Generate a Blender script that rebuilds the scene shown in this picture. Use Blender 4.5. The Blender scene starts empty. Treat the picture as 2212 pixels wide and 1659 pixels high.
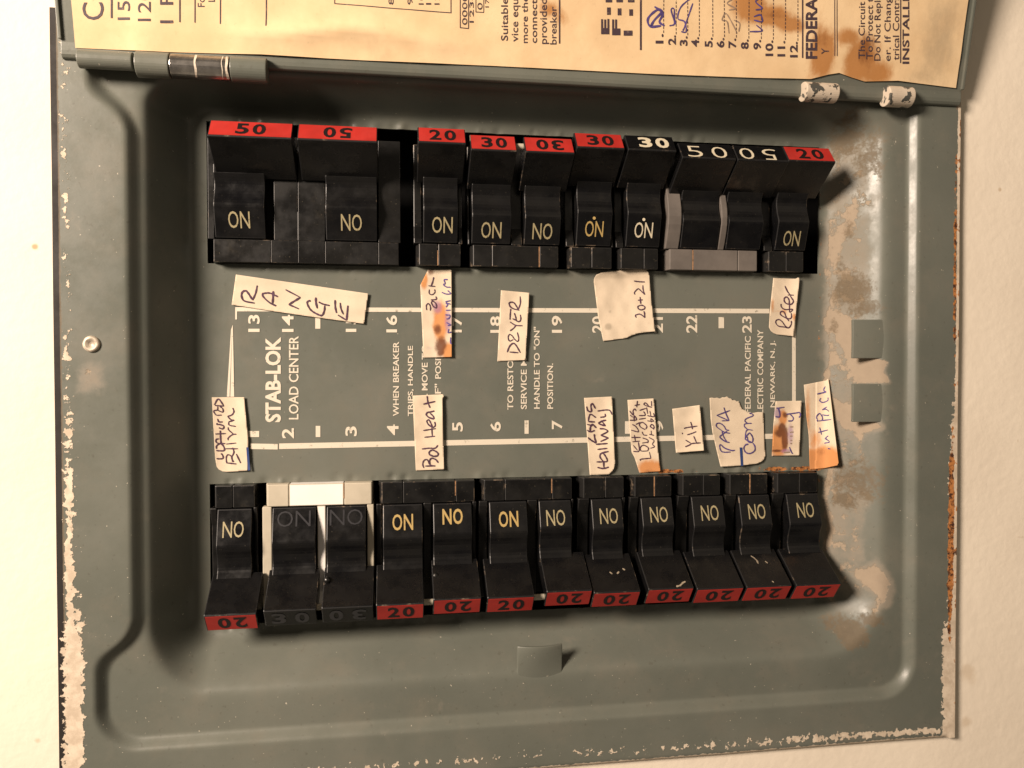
import bpy, bmesh, math, random
import numpy as np
from mathutils import Matrix, Vector
from mathutils.geometry import delaunay_2d_cdt

S = bpy.context.scene
COL = S.collection
R = math.radians
random.seed(7)
rng = np.random.default_rng(3)

# ------------------------------------------------------------------ camera
YAW, PITCH, ROLL, FPX, DC = R(8.54), R(1.133), R(-0.086), 1700.0, 380.0   # DC: mm to the recess floor
fw = Vector((math.sin(YAW) * math.cos(PITCH), math.cos(YAW) * math.cos(PITCH), -math.sin(PITCH)))
r0 = fw.cross(Vector((0, 0, 1))).normalized()
u0 = r0.cross(fw)
RT = r0 * math.cos(ROLL) + u0 * math.sin(ROLL)
UP = -r0 * math.sin(ROLL) + u0 * math.cos(ROLL)
cam = bpy.data.objects.new('camera', bpy.data.cameras.new('camera'))
COL.objects.link(cam)
m = Matrix((RT, UP, -fw)).transposed().to_4x4()
m.translation = Vector((0, -DC / 1000, 0))
cam.matrix_world = m
cam.data.sensor_width = 36.0
cam.data.lens = FPX / 2212 * 36.0
cam.data.clip_start = 0.01
cam.data.clip_end = 50
S.camera = cam

# ------------------------------------------------------------------ world, light, exposure
W = bpy.data.worlds.new('World')
S.world = W
W.use_nodes = True
bgn = W.node_tree.nodes['Background']
wt = W.node_tree
tcn = wt.nodes.new('ShaderNodeTexCoord')
nzn = wt.nodes.new('ShaderNodeTexNoise')
nzn.inputs['Scale'].default_value = 1.6
nzn.inputs['Detail'].default_value = 1.5
rmp = wt.nodes.new('ShaderNodeValToRGB')
rmp.color_ramp.elements[0].position = .40
rmp.color_ramp.elements[0].color = (.30, .25, .20, 1)
rmp.color_ramp.elements[1].position = .66
rmp.color_ramp.elements[1].color = (2.4, 1.95, 1.45, 1)
wt.links.new(tcn.outputs['Generated'], nzn.inputs['Vector'])
wt.links.new(nzn.outputs['Fac'], rmp.inputs[0])
wt.links.new(rmp.outputs[0], bgn.inputs[0])
bgn.inputs[1].default_value = 0.19
lamp = bpy.data.lights.new('room_lamp', 'AREA')
lamp.shape = 'DISK'
lamp.size = 0.34
lamp.energy = 34.0
lamp.color = (1.0, 0.825, 0.675)
lo = bpy.data.objects.new('room_lamp', lamp)
COL.objects.link(lo)
lo.location = (-0.80, -0.70, 0.40)
lo.rotation_euler = (Vector((0.05, 0, 0)) - lo.location).to_track_quat('-Z', 'Y').to_euler()
S.view_settings.view_transform = 'Standard'
S.view_settings.look = 'None'
S.view_settings.exposure = 0.0
S.view_settings.gamma = 1.0
S.view_settings.use_curve_mapping = False


# ------------------------------------------------------------------ measuring: photo pixel (2212 wide) -> mm on a plane
def ray(px, py):
    return fw + RT * ((px - 1106) / FPX) - UP * ((py - 829.5) / FPX)


def A(px, py, w=0.0):
    """photo pixel -> (x, z) in mm on the plane w mm in front of the recess floor"""
    v = ray(px, py)
    t = (DC - w) / v.y
    return v.x * t, v.z * t


def zoom(x0, y0, k):
    """pixel of an enlarged detail -> photo pixel"""
    return lambda zx, zy: ((x0 + zx / k) * 0.8848, (y0 + zy / k) * 0.8848)


# ------------------------------------------------------------------ mesh helpers (mm: x, z, w -> metres)
def V3(p):
    return (p[0] * .001, -p[2] * .001, p[1] * .001)


def mk(name, verts, faces, mats, parent=None, idx=None, smooth=False, loc=None, fix=False, bevel=0):
    me = bpy.data.meshes.new(name)
    o = bpy.data.objects.new(name, me)
    off = Vector((0, 0, 0))
    if loc is not None:
        off = Vector(V3(loc))
        o.location = off
    elif parent is not None:
        off = Vector(parent['_off'])
        o.parent = parent
    o['_off'] = tuple(off)
    a = np.array(verts, float)
    a = np.stack([a[:, 0], -a[:, 2], a[:, 1]], 1) * .001 - np.array(off)
    me.from_pydata(a.tolist(), [], faces)
    for mt in (mats if isinstance(mats, (list, tuple)) else [mats]):
        me.materials.append(mt)
    if idx is not None:
        me.polygons.foreach_set('material_index', idx)
    if fix or bevel:
        bm = bmesh.new()
        bm.from_mesh(me)
        if bevel:
            bmesh.ops.recalc_face_normals(bm, faces=bm.faces)
            es = [e for e in bm.edges if len(e.link_faces) == 2 and e.calc_face_angle(0) > .5]
            bmesh.ops.bevel(bm, geom=es, offset=bevel * .001, segments=2, affect='EDGES', profile=.6, clamp_overlap=True)
        bmesh.ops.recalc_face_normals(bm, faces=bm.faces)
        bm.to_mesh(me)
        bm.free()
    if smooth:
        me.polygons.foreach_set('use_smooth', [True] * len(me.polygons))
    me.update()
    COL.objects.link(o)
    return o


def empty(name, loc):
    o = bpy.data.objects.new(name, None)
    o.empty_display_size = .01
    o.location = V3(loc)
    o['_off'] = tuple(o.location)
    COL.objects.link(o)
    return o


def tag(o, label=None, cat=None, group=None, kind=None):
    for k, v in (('label', label), ('category', cat), ('group', group), ('kind', kind)):
        if v:
            o[k] = v


class MB:
    """collects solids, built as ONE mesh"""
    def __init__(self):
        self.v, self.f, self.i = [], [], []

    def add(self, v, f, mi=0):
        n = len(self.v)
        self.v += [tuple(p) for p in v]
        self.f += [tuple(n + j for j in q) for q in f]
        self.i += [mi] * len(f)

    def prism(self, poly, a, b, mapf, mi=0):
        """2-D polygon extruded from a to b; mapf(p, q, t) -> (x, z, w)"""
        n = len(poly)
        v = [mapf(p, q, a) for p, q in poly] + [mapf(p, q, b) for p, q in poly]
        f = [tuple(range(n))[::-1], tuple(range(n, 2 * n))]
        f += [(j, (j + 1) % n, n + (j + 1) % n, n + j) for j in range(n)]
        self.add(v, f, mi)

    def box(self, x0, x1, z0, z1, w0, w1, mi=0):
        self.prism([(x0, z0), (x1, z0), (x1, z1), (x0, z1)], w0, w1, lambda p, q, t: (p, q, t), mi)

    def cyl(self, c, r, a, b, axis='x', n=24, mi=0):
        pts = [(r * math.cos(2 * math.pi * j / n), r * math.sin(2 * math.pi * j / n)) for j in range(n)]
        if axis == 'x':
            self.prism(pts, a, b, lambda p, q, t: (t, c[0] + p, c[1] + q), mi)
        else:
            self.prism(pts, a, b, lambda p, q, t: (c[0] + p, c[1] + q, t), mi)

    def build(self, name, mats, parent=None, **k):
        return mk(name, self.v, self.f, mats, parent, idx=None if k.get('bevel') and max(self.i) == 0 else self.i, **k)


_tc = {}
TXT = bpy.data.scenes.new('lettering_workshop')      # letters are shaped here, then this scene is removed


def text01(s, bold=0.0):
    """a word as flat triangles in the unit square (its own bounding box)"""
    if (s, bold) not in _tc:
        c = bpy.data.curves.new('t', 'FONT')
        c.body = s
        c.resolution_u = 3
        c.offset = bold
        c.fill_mode = 'FRONT'
        o = bpy.data.objects.new('t', c)
        TXT.collection.objects.link(o)
        TXT.view_layers[0].update()
        me = bpy.data.meshes.new_from_object(o.evaluated_get(TXT.view_layers[0].depsgraph))
        v = np.array([p.co[:] for p in me.vertices])[:, :2]
        f = [tuple(p.vertices) for p in me.polygons]
        bpy.data.objects.remove(o)
        bpy.data.meshes.remove(me)
        bpy.data.curves.remove(c)
        lo_, hi_ = v.min(0), v.max(0)
        _tc[(s, bold)] = ((v - lo_) / (hi_ - lo_), f)
    return _tc[(s, bold)]


def add_text(mb, s, mapf, bold=0.0, mi=0):
    v, f = text01(s, bold)
    mb.add([mapf(p[0], p[1]) for p in v], f, mi)


def spline(pts, n=5):
    P = [np.array(p, float) for p in pts]
    if len(P) < 3:
        return [P[0] + (P[-1] - P[0]) * t for t in np.linspace(0, 1, 5)]
    Q = [2 * P[0] - P[1]] + P + [2 * P[-1] - P[-2]]
    out = []
    for j in range(1, len(Q) - 2):
        for t in np.linspace(0, 1, n, endpoint=False):
            a, b, c, d = Q[j - 1:j + 3]
            out.append(.5 * (2 * b + (c - a) * t + (2 * a - 5 * b + 4 * c - d) * t * t + (3 * b - a - 3 * c + d) * t ** 3))
    out.append(P[-1])
    return out


def add_stroke(mb, pts, width, mapf, mi=0):
    c = spline(pts)
    n = len(c)
    v = []
    for j, p in enumerate(c):
        d = c[min(j + 1, n - 1)] - c[max(j - 1, 0)]
        d = d / (np.hypot(*d) + 1e-9)
        w = width * (.5 + .09 * math.sin(j * 1.3 + p[0] * .05))
        if j in (0, n - 1):
            w *= .7
        nn = np.array([-d[1], d[0]]) * w
        v += [mapf(*(p + nn)), mapf(*(p - nn))]
    mb.add(v, [(2 * j, 2 * j + 1, 2 * j + 3, 2 * j + 2) for j in range(n - 1)], mi)


def fill(outline, step):
    """triangles filling an outline, with inner points every `step`"""
    P = []
    for j, a in enumerate(outline):
        b = outline[(j + 1) % len(outline)]
        L = math.dist(a, b)
        for t in range(max(1, int(L / step))):
            q = t / max(1, int(L / step))
            P.append((a[0] + (b[0] - a[0]) * q, a[1] + (b[1] - a[1]) * q))
    nb = len(P)
    xs, ys = [p[0] for p in P], [p[1] for p in P]
    for x in np.arange(min(xs) + step / 2, max(xs), step):
        for y in np.arange(min(ys) + step / 2, max(ys), step):
            if inside(P[:nb], x, y):
                P.append((x, y))
    r = delaunay_2d_cdt([Vector(p) for p in P], [], [list(range(nb))], 1, 1e-6)
    return [tuple(p) for p in r[0]], [tuple(f) for f in r[2]]


def inside(poly, x, y):
    c = False
    j = len(poly) - 1
    for i in range(len(poly)):
        xi, yi = poly[i]
        xj, yj = poly[j]
        if (yi > y) != (yj > y) and x < (xj - xi) * (y - yi) / (yj - yi) + xi:
            c = not c
        j = i
    return c


def poly_mask(poly, X, Z, soft):
    """1 inside a polygon, fading over `soft` outside (arrays, mm)"""
    P = np.array(poly, float)
    ins = np.zeros(X.shape, bool)
    dist = np.full(X.shape, 1e9)
    for i in range(len(P)):
        a, b = P[i - 1], P[i]
        cond = (b[1] > Z) != (a[1] > Z)
        with np.errstate(divide='ignore', invalid='ignore'):
            xc = (a[0] - b[0]) * (Z - b[1]) / (a[1] - b[1]) + b[0]
        ins ^= cond & (X < xc)
        d = b - a
        t = np.clip(((X - a[0]) * d[0] + (Z - a[1]) * d[1]) / (d @ d), 0, 1)
        dist = np.minimum(dist, np.hypot(X - a[0] - t * d[0], Z - a[1] - t * d[1]))
    s = np.where(ins, dist, -dist)
    return np.clip(.5 + s / (2 * soft), 0, 1)


def set_attr(o, name, rgba):
    at = o.data.color_attributes.new(name, 'FLOAT_COLOR', 'POINT')
    at.data.foreach_set('color', np.asarray(rgba, np.float32).ravel())


# ------------------------------------------------------------------ materials
class NT:
    def __init__(self, name, rough=.5, spec=.5, metal=0.0):
        self.m = bpy.data.materials.new(name)
        self.m.use_nodes = True
        self.t = self.m.node_tree
        self.b = self.t.nodes['Principled BSDF']
        self.b.inputs['Roughness'].default_value = rough
        self.b.inputs['Specular IOR Level'].default_value = spec
        self.b.inputs['Metallic'].default_value = metal
        self.co = None

    def n(self, t, **k):
        nd = self.t.nodes.new(t)
        for a, v in k.items():
            if a.startswith('i_'):
                key = a[2:]
                nd.inputs[int(key) if key.isdigit() else key.replace('_', ' ')].default_value = v
            else:
                setattr(nd, a, v)
        return nd

    def l(self, a, b):
        self.t.links.new(a, b)

    def coord(self):
        if not self.co:
            self.co = self.n('ShaderNodeNewGeometry').outputs['Position']
        return self.co

    def noise(self, scale, detail=4, rough=.6, stretch=None):
        nd = self.n('ShaderNodeTexNoise')
        nd.inputs['Scale'].default_value = scale
        nd.inputs['Detail'].default_value = detail
        nd.inputs['Roughness'].default_value = rough
        c = self.coord()
        if stretch:
            mp = self.n('ShaderNodeMapping')
            mp.inputs['Scale'].default_value = stretch
            self.l(c, mp.inputs['Vector'])
            c = mp.outputs[0]
        self.l(c, nd.inputs['Vector'])
        return nd.outputs['Fac']

    def math(self, op, a, b=None, c=None, clamp=False):
        nd = self.n('ShaderNodeMath', operation=op, use_clamp=clamp)
        for k, x in enumerate((a, b, c)):
            if x is None:
                continue
            if isinstance(x, (int, float)):
                nd.inputs[k].default_value = x
            else:
                self.l(x, nd.inputs[k])
        return nd.outputs[0]

    def rng(self, x, a, b, lo_=0.0, hi_=1.0):
        nd = self.n('ShaderNodeMapRange', interpolation_type='SMOOTHSTEP')
        self.l(x, nd.inputs[0])
        for k, v in zip((1, 2, 3, 4), (a, b, lo_, hi_)):
            nd.inputs[k].default_value = v
        return nd.outputs[0]

    def mix(self, f, a, b):
        nd = self.n('ShaderNodeMix', data_type='RGBA')
        if isinstance(f, (int, float)):
            nd.inputs[0].default_value = f
        else:
            self.l(f, nd.inputs[0])
        for k, x in ((6, a), (7, b)):
            if isinstance(x, tuple):
                nd.inputs[k].default_value = (*x, 1)
            else:
                self.l(x, nd.inputs[k])
        return nd.outputs[2]

    def col(self, c):
        if isinstance(c, tuple):
            self.b.inputs['Base Color'].default_value = (*c, 1)
        else:
            self.l(c, self.b.inputs['Base Color'])

    def bump(self, h, dist, strength=1.0):
        nd = self.n('ShaderNodeBump')
        nd.inputs['Distance'].default_value = dist
        nd.inputs['Strength'].default_value = strength
        self.l(h, nd.inputs['Height'])
        self.l(nd.outputs[0], self.b.inputs['Normal'])


def paint_gray(name, attr=False):
    k = NT(name, .36, .38)
    base = k.mix(k.rng(k.noise(9, 5), .35, .7), (.102, .109, .091), (.134, .139, .116))
    base = k.mix(k.rng(k.noise(38, 5, .7), .45, .75, 0, .5), base, (.15, .14, .112))
    base = k.mix(k.rng(k.noise(420, 3), .62, .74, 0, .35), base, (.06, .055, .042))
    base = k.mix(k.rng(k.noise(760, 2, .5), .745, .77, 0, .8), base, (.48, .43, .35))
    rough = k.rng(k.noise(48, 5, .7), .3, .7, .29, .47)
    if attr:
        a = k.n('ShaderNodeAttribute', attribute_name='wear')
        sp = k.n('ShaderNodeSeparateColor')
        k.l(a.outputs['Color'], sp.inputs[0])
        nm = k.noise(160, 6, .7)
        nf = k.noise(520, 4, .65)
        nl = k.noise(55, 5, .65)

        def ragged(ch, no, amt):
            return k.rng(k.math('ADD', ch, k.math('MULTIPLY', k.math('SUBTRACT', no, .5), amt)), .46, .54)
        # greasy dust, then bare primer, brown muck with corner shade tinted in, near-black left edge, rust, wall paint specks
        dust = k.rng(k.math('ADD', sp.outputs[0], k.math('MULTIPLY', k.math('SUBTRACT', nl, .5), 1.3)), .16, .55, 0, .9)
        base = k.mix(dust, base, (.205, .18, .142))
        beige = ragged(sp.outputs[0], nm, 1.0)
        base = k.mix(beige, base, k.mix(nm, (.23, .185, .138), (.33, .265, .195)))
        brown = k.math('MULTIPLY', k.rng(k.math('ADD', sp.outputs[1], k.math('ADD', k.math('MULTIPLY', k.math('SUBTRACT', nf, .5), .8), k.math('MULTIPLY', k.math('SUBTRACT', nm, .5), 1.3))), .30, .72), .8)
        base = k.mix(brown, base, k.mix(nm, (.06, .042, .025), (.17, .130, .082)))
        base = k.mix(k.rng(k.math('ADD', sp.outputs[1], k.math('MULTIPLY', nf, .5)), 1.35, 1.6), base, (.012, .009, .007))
        rust = ragged(sp.outputs[2], nm, 1.3)
        splat = ragged(a.outputs['Alpha'], k.noise(440, 3, .55), 1.75)
        base = k.mix(splat, base, k.mix(k.rng(nm, .35, .65), (.44, .36, .27), (.60, .51, .40)))
        base = k.mix(rust, base, k.mix(k.rng(nf, .38, .58), (.045, .014, .006), (.40, .16, .045)))
        tot = k.math('MAXIMUM', k.math('MAXIMUM', beige, brown), k.math('MAXIMUM', rust, splat), clamp=True)
        rough = k.math('ADD', k.math('ADD', rough, k.math('MULTIPLY', tot, .4)), k.math('MULTIPLY', dust, .35), clamp=True)
        h = k.math('ADD', k.math('MULTIPLY', splat, .9), k.math('MULTIPLY', k.noise(260, 3), .12))
        h = k.math('SUBTRACT', h, k.math('MULTIPLY', beige, .5))
        k.bump(h, .00035, .8)
    else:
        k.bump(k.noise(260, 3), .0001, .4)
    k.l(rough, k.b.inputs['Roughness'])
    k.col(base)
    return k.m


def plastic(name, c1, c2, rough=.34, dust=(.20, .17, .13), damt=.5):
    k = NT(name, rough, .38)
    base = k.mix(k.rng(k.noise(70, 4), .3, .7), c1, c2)
    base = k.mix(k.rng(k.noise(900, 3, .7), .66, .76, 0, damt), base, dust)
    base = k.mix(k.rng(k.noise(45, 6, .7), .58, .8, 0, damt * .25), base, dust)
    k.l(k.rng(k.noise(110, 5), .3, .7, rough - .07, rough + .14), k.b.inputs['Roughness'])
    k.bump(k.noise(340, 4), .00008, .5)
    k.col(base)
    return k.m


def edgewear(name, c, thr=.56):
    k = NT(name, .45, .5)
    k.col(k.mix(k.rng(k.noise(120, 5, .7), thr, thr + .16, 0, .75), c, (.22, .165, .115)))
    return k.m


def plain(name, c, rough=.6, var=.25, metal=0.0, scale=300):
    k = NT(name, rough, .4, metal)
    d = tuple(x * (1 - var) for x in c)
    k.col(k.mix(k.rng(k.noise(scale, 4), .3, .7), d, c))
    return k.m


def worn(name, c, under, scale=420, a=.56, b=.66):
    """printed lettering, partly rubbed off"""
    k = NT(name, .5, .4)
    k.col(k.mix(k.rng(k.noise(scale, 4, .7), a, b), c, under))
    return k.m


def paper(name, c1, c2, stain1, stain2, ink):
    k = NT(name, .85, .2)
    base = k.mix(k.rng(k.noise(40, 4), .3, .7), c1, c2)
    base = k.mix(k.rng(k.noise(700, 3), .62, .75, 0, .25), base, tuple(x * .5 for x in c2))
    a = k.n('ShaderNodeAttribute', attribute_name='stain')
    sp = k.n('ShaderNodeSeparateColor')
    k.l(a.outputs['Color'], sp.inputs[0])
    nm = k.noise(150, 6, .7, (1, 1, .6))

    def rag(ch, amt, lo_, hi_, mx):
        return k.rng(k.math('ADD', ch, k.math('MULTIPLY', k.math('SUBTRACT', nm, .5), amt)), lo_, hi_, 0, mx)
    base = k.mix(rag(sp.outputs[0], .9, .2, .75, .9), base, stain1)
    base = k.mix(rag(sp.outputs[1], .9, .3, .75, .9), base, stain2)
    base = k.mix(rag(sp.outputs[2], .6, .25, .8, .55), base, ink)
    base = k.mix(rag(a.outputs['Alpha'], .8, .2, .9, .5), base, (.20, .165, .115))
    k.bump(k.noise(230, 5), .00015, .5)
    k.col(base)
    return k.m


M = {
    'cover': paint_gray('cover_paint', True),
    'gray': paint_gray('gray_paint'),
    'black': plastic('black_bakelite', (.0030, .0031, .0038), (.0060, .0058, .0058), .24, (.14, .12, .09), .30),
    'black2': plastic('black_bakelite_worn', (.0040, .0040, .0042), (.0085, .0082, .0076), .29, (.18, .15, .105), .55),
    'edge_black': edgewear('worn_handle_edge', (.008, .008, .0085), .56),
    'edge_black2': edgewear('worn_edge_lit_side', (.011, .0105, .010), .54),
    'taupe': plastic('taupe_plastic', (.105, .092, .082), (.14, .122, .108), .45, (.05, .04, .03), .4),
    'cream': plastic('cream_plastic', (.40, .36, .28), (.47, .42, .33), .5, (.2, .15, .09), .5),
    'white': plastic('white_plastic', (.72, .69, .66), (.78, .75, .71), .45, (.4, .33, .24), .3),
    'red': plastic('red_label', (.31, .020, .015), (.39, .026, .020), .42, (.14, .02, .015), .5),
    'digit': plain('black_print', (.010, .006, .006), .5),
    'gold': worn('cream_lettering', (.31, .265, .15), (.10, .08, .04), 700, .55, .72),
    'gold2': worn('yellow_lettering', (.38, .27, .10), (.14, .10, .04), 700, .6, .75),
    'pale': worn('pale_lettering', (.55, .49, .36), (.25, .21, .15), 700, .6, .75),
    'emboss': plain('embossed_lettering', (.030, .030, .034), .35),
    'print': worn('white_print', (.60, .54, .44), (.28, .255, .20), 320, .58, .70),
    'copper': plain('tan_seam', (.36, .20, .10), .6, .6, 0, 500),
    'scuff': plain('pale_scuff', (.34, .28, .20), .8, .5, 0, 900),
    'grime': plain('edge_grime', (.05, .035, .022), .8, .6, 0, 200),  # dark brown for the sheet's left and top outer edges
    'dark': plain('dark_interior', (.004, .004, .004), .7),
    'ink': plain('violet_ink', (.075, .03, .06), .7, .4),
    'bluepen': plain('blue_ink', (.09, .06, .22), .7, .4),
    'pencil': plain('pencil_mark', (.30, .21, .15), .8, .3),
    'blue': plain('blue_stripe_ink', (.02, .045, .16), .7, .2),
    'type': worn('printing_ink', (.055, .035, .045), (.20, .14, .11), 500, .55, .75),
    'brass': plain('screw_metal', (.58, .50, .39), .45, .5, .2, 380),
    'chrome': plain('bare_steel', (.42, .40, .37), .25, .5, .9, 160),
    'flake': plain('cream_paint_flake', (.58, .50, .40), .6, .3, 0, 300),
}
M['sticker'] = paper('sticker_paper', (.55, .455, .34), (.64, .535, .405), (.50, .20, .055), (.12, .040, .018), (.20, .10, .26))
M['directory'] = paper('directory_paper', (.61, .435, .25), (.71, .53, .32), (.36, .15, .038), (.17, .06, .018), (.3, .2, .3))
k = NT('knuckle_paint', .5, .5)
k.col(k.mix(k.rng(k.noise(150, 4, .6), .53, .57), k.mix(k.noise(90, 3), (.40, .33, .25), (.60, .52, .42)), (.06, .06, .052)))
k.bump(k.rng(k.noise(150, 4, .6), .53, .57), .0003, .6)
M['flaked'] = k.m
k = NT('wall_paint', .75, .3)
base = k.mix(k.rng(k.noise(14, 4), .3, .7), (.665, .59, .485), (.715, .64, .53))
base = k.mix(k.rng(k.noise(120, 3, .7), .70, .78, 0, .35), base, (.42, .33, .22))
nw = k.noise(90, 4)
for px, py, rad, am in ((2090, 1452, 6, .28), (2100, 1470, 4, .16), (2086, 1560, 4, .3), (75, 533, 1.6, .8), (82, 1600, 2, .4), (2160, 410, 1.5, .5)):
    p = A(px, py, 22.5)
    vd = k.n('ShaderNodeVectorMath', operation='DISTANCE')
    k.l(k.coord(), vd.inputs[0])
    vd.inputs[1].default_value = V3((*p, 22.5))
    dd = k.math('ADD', vd.outputs['Value'], k.math('MULTIPLY', k.math('SUBTRACT', nw, .5), rad * .0016))
    base = k.mix(k.rng(dd, rad * .0003, rad * .001, min(am, 1), 0), base, (.36, .23, .10))
k.bump(k.math('ADD', k.noise(230, 3, .5), k.math('MULTIPLY', k.noise(60, 3), .7)), .0005, .4)
k.col(base)
M['wall'] = k.m

# ------------------------------------------------------------------ the wall
FL, FR, FT, FB = -140.5, 277.5, 150.0, -185.5        # outer edges of the cover
WW = 22.5                                            # wall surface
mb = MB()
hx0, hx1, hz0, hz1 = FL + 9, FR - 9, FB + 9, FT - 9
for x0, x1, z0, z1 in ((-1500, hx0, -1200, 1500), (hx1, 1500, -1200, 1500), (hx0, hx1, hz1, 1500), (hx0, hx1, -1200, hz0)):
    mb.add([(x0, z0, WW), (x1, z0, WW), (x1, z1, WW), (x0, z1, WW)], [(0, 1, 2, 3)])
for a, b in (((hx0, hz0), (hx1, hz0)), ((hx1, hz0), (hx1, hz1)), ((hx1, hz1), (hx0, hz1)), ((hx0, hz1), (hx0, hz0))):
    mb.add([(*a, WW), (*b, WW), (*b, WW - 70), (*a, WW - 70)], [(0, 1, 2, 3)])
wall = mb.build('wall', M['wall'])
tag(wall, 'warm cream painted wall with fine orange-peel texture around the panel', 'wall', None, 'structure')

# ------------------------------------------------------------------ the panel cover (one pressed sheet)
panel = empty('breaker_panel', (FL, FB, WW))
tag(panel, 'grey-green metal breaker panel with open hinged door set in cream wall', 'electrical panel')
CUT = ((-84.5, 217.5, 48.6, 113.6), (-84.5, 217.5, -119.0, -53.3))
RIM = (-105.0, 240.0, 128.5, -141.0)
RUN = (13.0, 18.5, 9.5, 17.5)          # L R T B width of the slopes
LEDGE, FLANGE = 22.0, 26.0


def sd_box(X, Z, x0, x1, z0, z1, r):
    qx = np.abs(X - (x0 + x1) / 2) - (x1 - x0) / 2 + r
    qz = np.abs(Z - (z0 + z1) / 2) - (z1 - z0) / 2 + r
    return np.hypot(np.maximum(qx, 0), np.maximum(qz, 0)) + np.minimum(np.maximum(qx, qz), 0) - r


def sst(a, b, x):
    t = np.clip((x - a) / (b - a), 0, 1)
    return t * t * (3 - 2 * t)


dents = []
for zc, sgn in ((48.6, -1), (113.6, 1), (-53.3, 1), (-119.0, -1)):
    x = -80.0
    while x < 216:
        for dx in (3.5, 9.0, 21.0):
            if random.random() < .72:
                dents.append((x + dx + random.uniform(-1, 1), zc + sgn * random.uniform(.3, 1.6),
                              random.uniform(.9, 2.4), random.choice((-1, -1, 1)) * random.uniform(.35, .9)))
        x += 25.2


def relief(X, Z):
    rho = .75
    g = lambda t: .5 * (t + np.sqrt(t * t + .022))
    tx = np.minimum((X - RIM[0]) / RUN[0], (RIM[1] - X) / RUN[1])
    tz = np.minimum((RIM[2] - Z) / RUN[2], (Z - RIM[3]) / RUN[3])
    ax = np.maximum(0, 1 + rho - tx)
    az = np.maximum(0, 1 + rho - tz)
    t = np.where((ax > 0) & (az > 0), 1 + rho - np.hypot(ax, az), np.minimum(tx, tz))
    s = np.clip(g(t) - g(t - 1), 0, 1.02) / 1.0
    w = LEDGE * (1 - s)
    w = np.where(t > 2.2, 0, w)
    d = sd_box(X, Z, -127.0, 256.0, -164.0, 143.0, 19.0)
    tongue = sd_box(X, Z, -160.0, -112.0, -120.0, 113.0, 15.0)
    hh = np.clip(.5 + .5 * (d + tongue) / 9.0, 0, 1)
    d = -tongue * (1 - hh) + d * hh + 9.0 * hh * (1 - hh)
    w = w + (FLANGE - LEDGE) * sst(-5.2, 0.0, d)
    e = np.minimum(np.minimum(X - FL, FR - X), np.minimum(FT - Z, Z - FB))
    w = w - 1.6 * np.clip(1 - np.where((X - FL < 4) | (FR - X < 4), 9, e) / 2.0, 0, 1) ** 2
    for cx, cz, r, h in dents:
        w = w + h * np.exp(-((X - cx) ** 2 + (Z - cz) ** 2) / (r * r))
    # slight waviness of the old sheet
    w = w + .12 * np.sin(X * .045 + 1) * np.sin(Z * .06)
    return w


def lines(a, b, keys, step):
    s = sorted({a, b, *keys})
    out = []
    for p, q in zip(s[:-1], s[1:]):
        n = max(1, round((q - p) / step))
        out += list(np.linspace(p, q, n, endpoint=False))
    return np.array(out + [b])


gx = lines(FL, FR, [CUT[0][0], CUT[0][1]], 1.0)
gz = lines(FB, FT, [c for q in CUT for c in q[2:]], 1.0)
GX, GZ = np.meshgrid(gx, gz)
GW = relief(GX, GZ)
# ragged shear marks along the slot edges
JX, JZ = GX.copy(), GZ.copy()
nx, nz = len(gx), len(gz)
verts = np.stack([JX.ravel(), JZ.ravel(), GW.ravel()], 1)
faces = []
cxm, czm = (gx[:-1] + gx[1:]) / 2, (gz[:-1] + gz[1:]) / 2
hole = np.zeros((nz - 1, nx - 1), bool)
for x0, x1, z0, z1 in CUT:
    hole |= ((cxm > x0) & (cxm < x1))[None, :] & ((czm > z0) & (czm < z1))[:, None]
for j in range(nz - 1):
    for i in range(nx - 1):
        if not hole[j, i]:
            a = j * nx + i
            faces.append((a, a + 1, a + nx + 1, a + nx))
# wear map, with some corner shade and a dark left edge
Zr = zoom(1900, 500, 2.2117)
Zc = zoom(1600, 1200, 2.4578)
Zt = zoom(1600, 0, 2.4578)


def pm(zf, pts, w, soft=2.5):
    return poly_mask([A(*zf(*p), w) for p in pts], GX, GZ, soft)


def gauss(zf, x, y, w, rx, rz):
    cx, cz = A(*zf(x, y), w)
    return np.exp(-((GX - cx) / rx) ** 2 - ((GZ - cz) / rz) ** 2)


beige = np.zeros_like(GX)
beige = np.maximum(beige, pm(Zr, [(300, 560), (380, 610), (405, 810), (500, 852), (480, 900), (508, 955), (395, 965), (360, 830), (320, 700), (270, 640)], 7))
beige = np.maximum(beige, pm(Zr, [(285, 1020), (330, 1050), (470, 1190), (400, 1230), (350, 1200), (310, 1130)], 7))
beige = np.maximum(beige, .78 * pm(Zc, [(1075, 420), (1130, 470), (1240, 390), (1330, 500), (1300, 620), (1215, 700), (1240, 590)], 8, 4))
beige = np.maximum(beige, .62 * pm(Zt, [(1060, 1330), (1130, 1220), (1250, 1200), (1180, 1400), (1120, 1640), (1010, 1640)], 6, 6))
slopeR = sst(214, 224, GX) * (1 - sst(232, 240, GX)) * (1 - sst(110, 126, GZ)) * sst(-128, -110, GZ)
beige = np.maximum(beige, .44 * slopeR)
strip = np.exp(-((GX - 222.5 - 1.2 * np.sin(GZ * .21)) / 3.0) ** 2) * sst(-126, -118, GZ) * (1 - sst(70, 92, GZ))
beige = np.maximum(beige, .57 * strip)
brown = np.zeros_like(GX)
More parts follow.
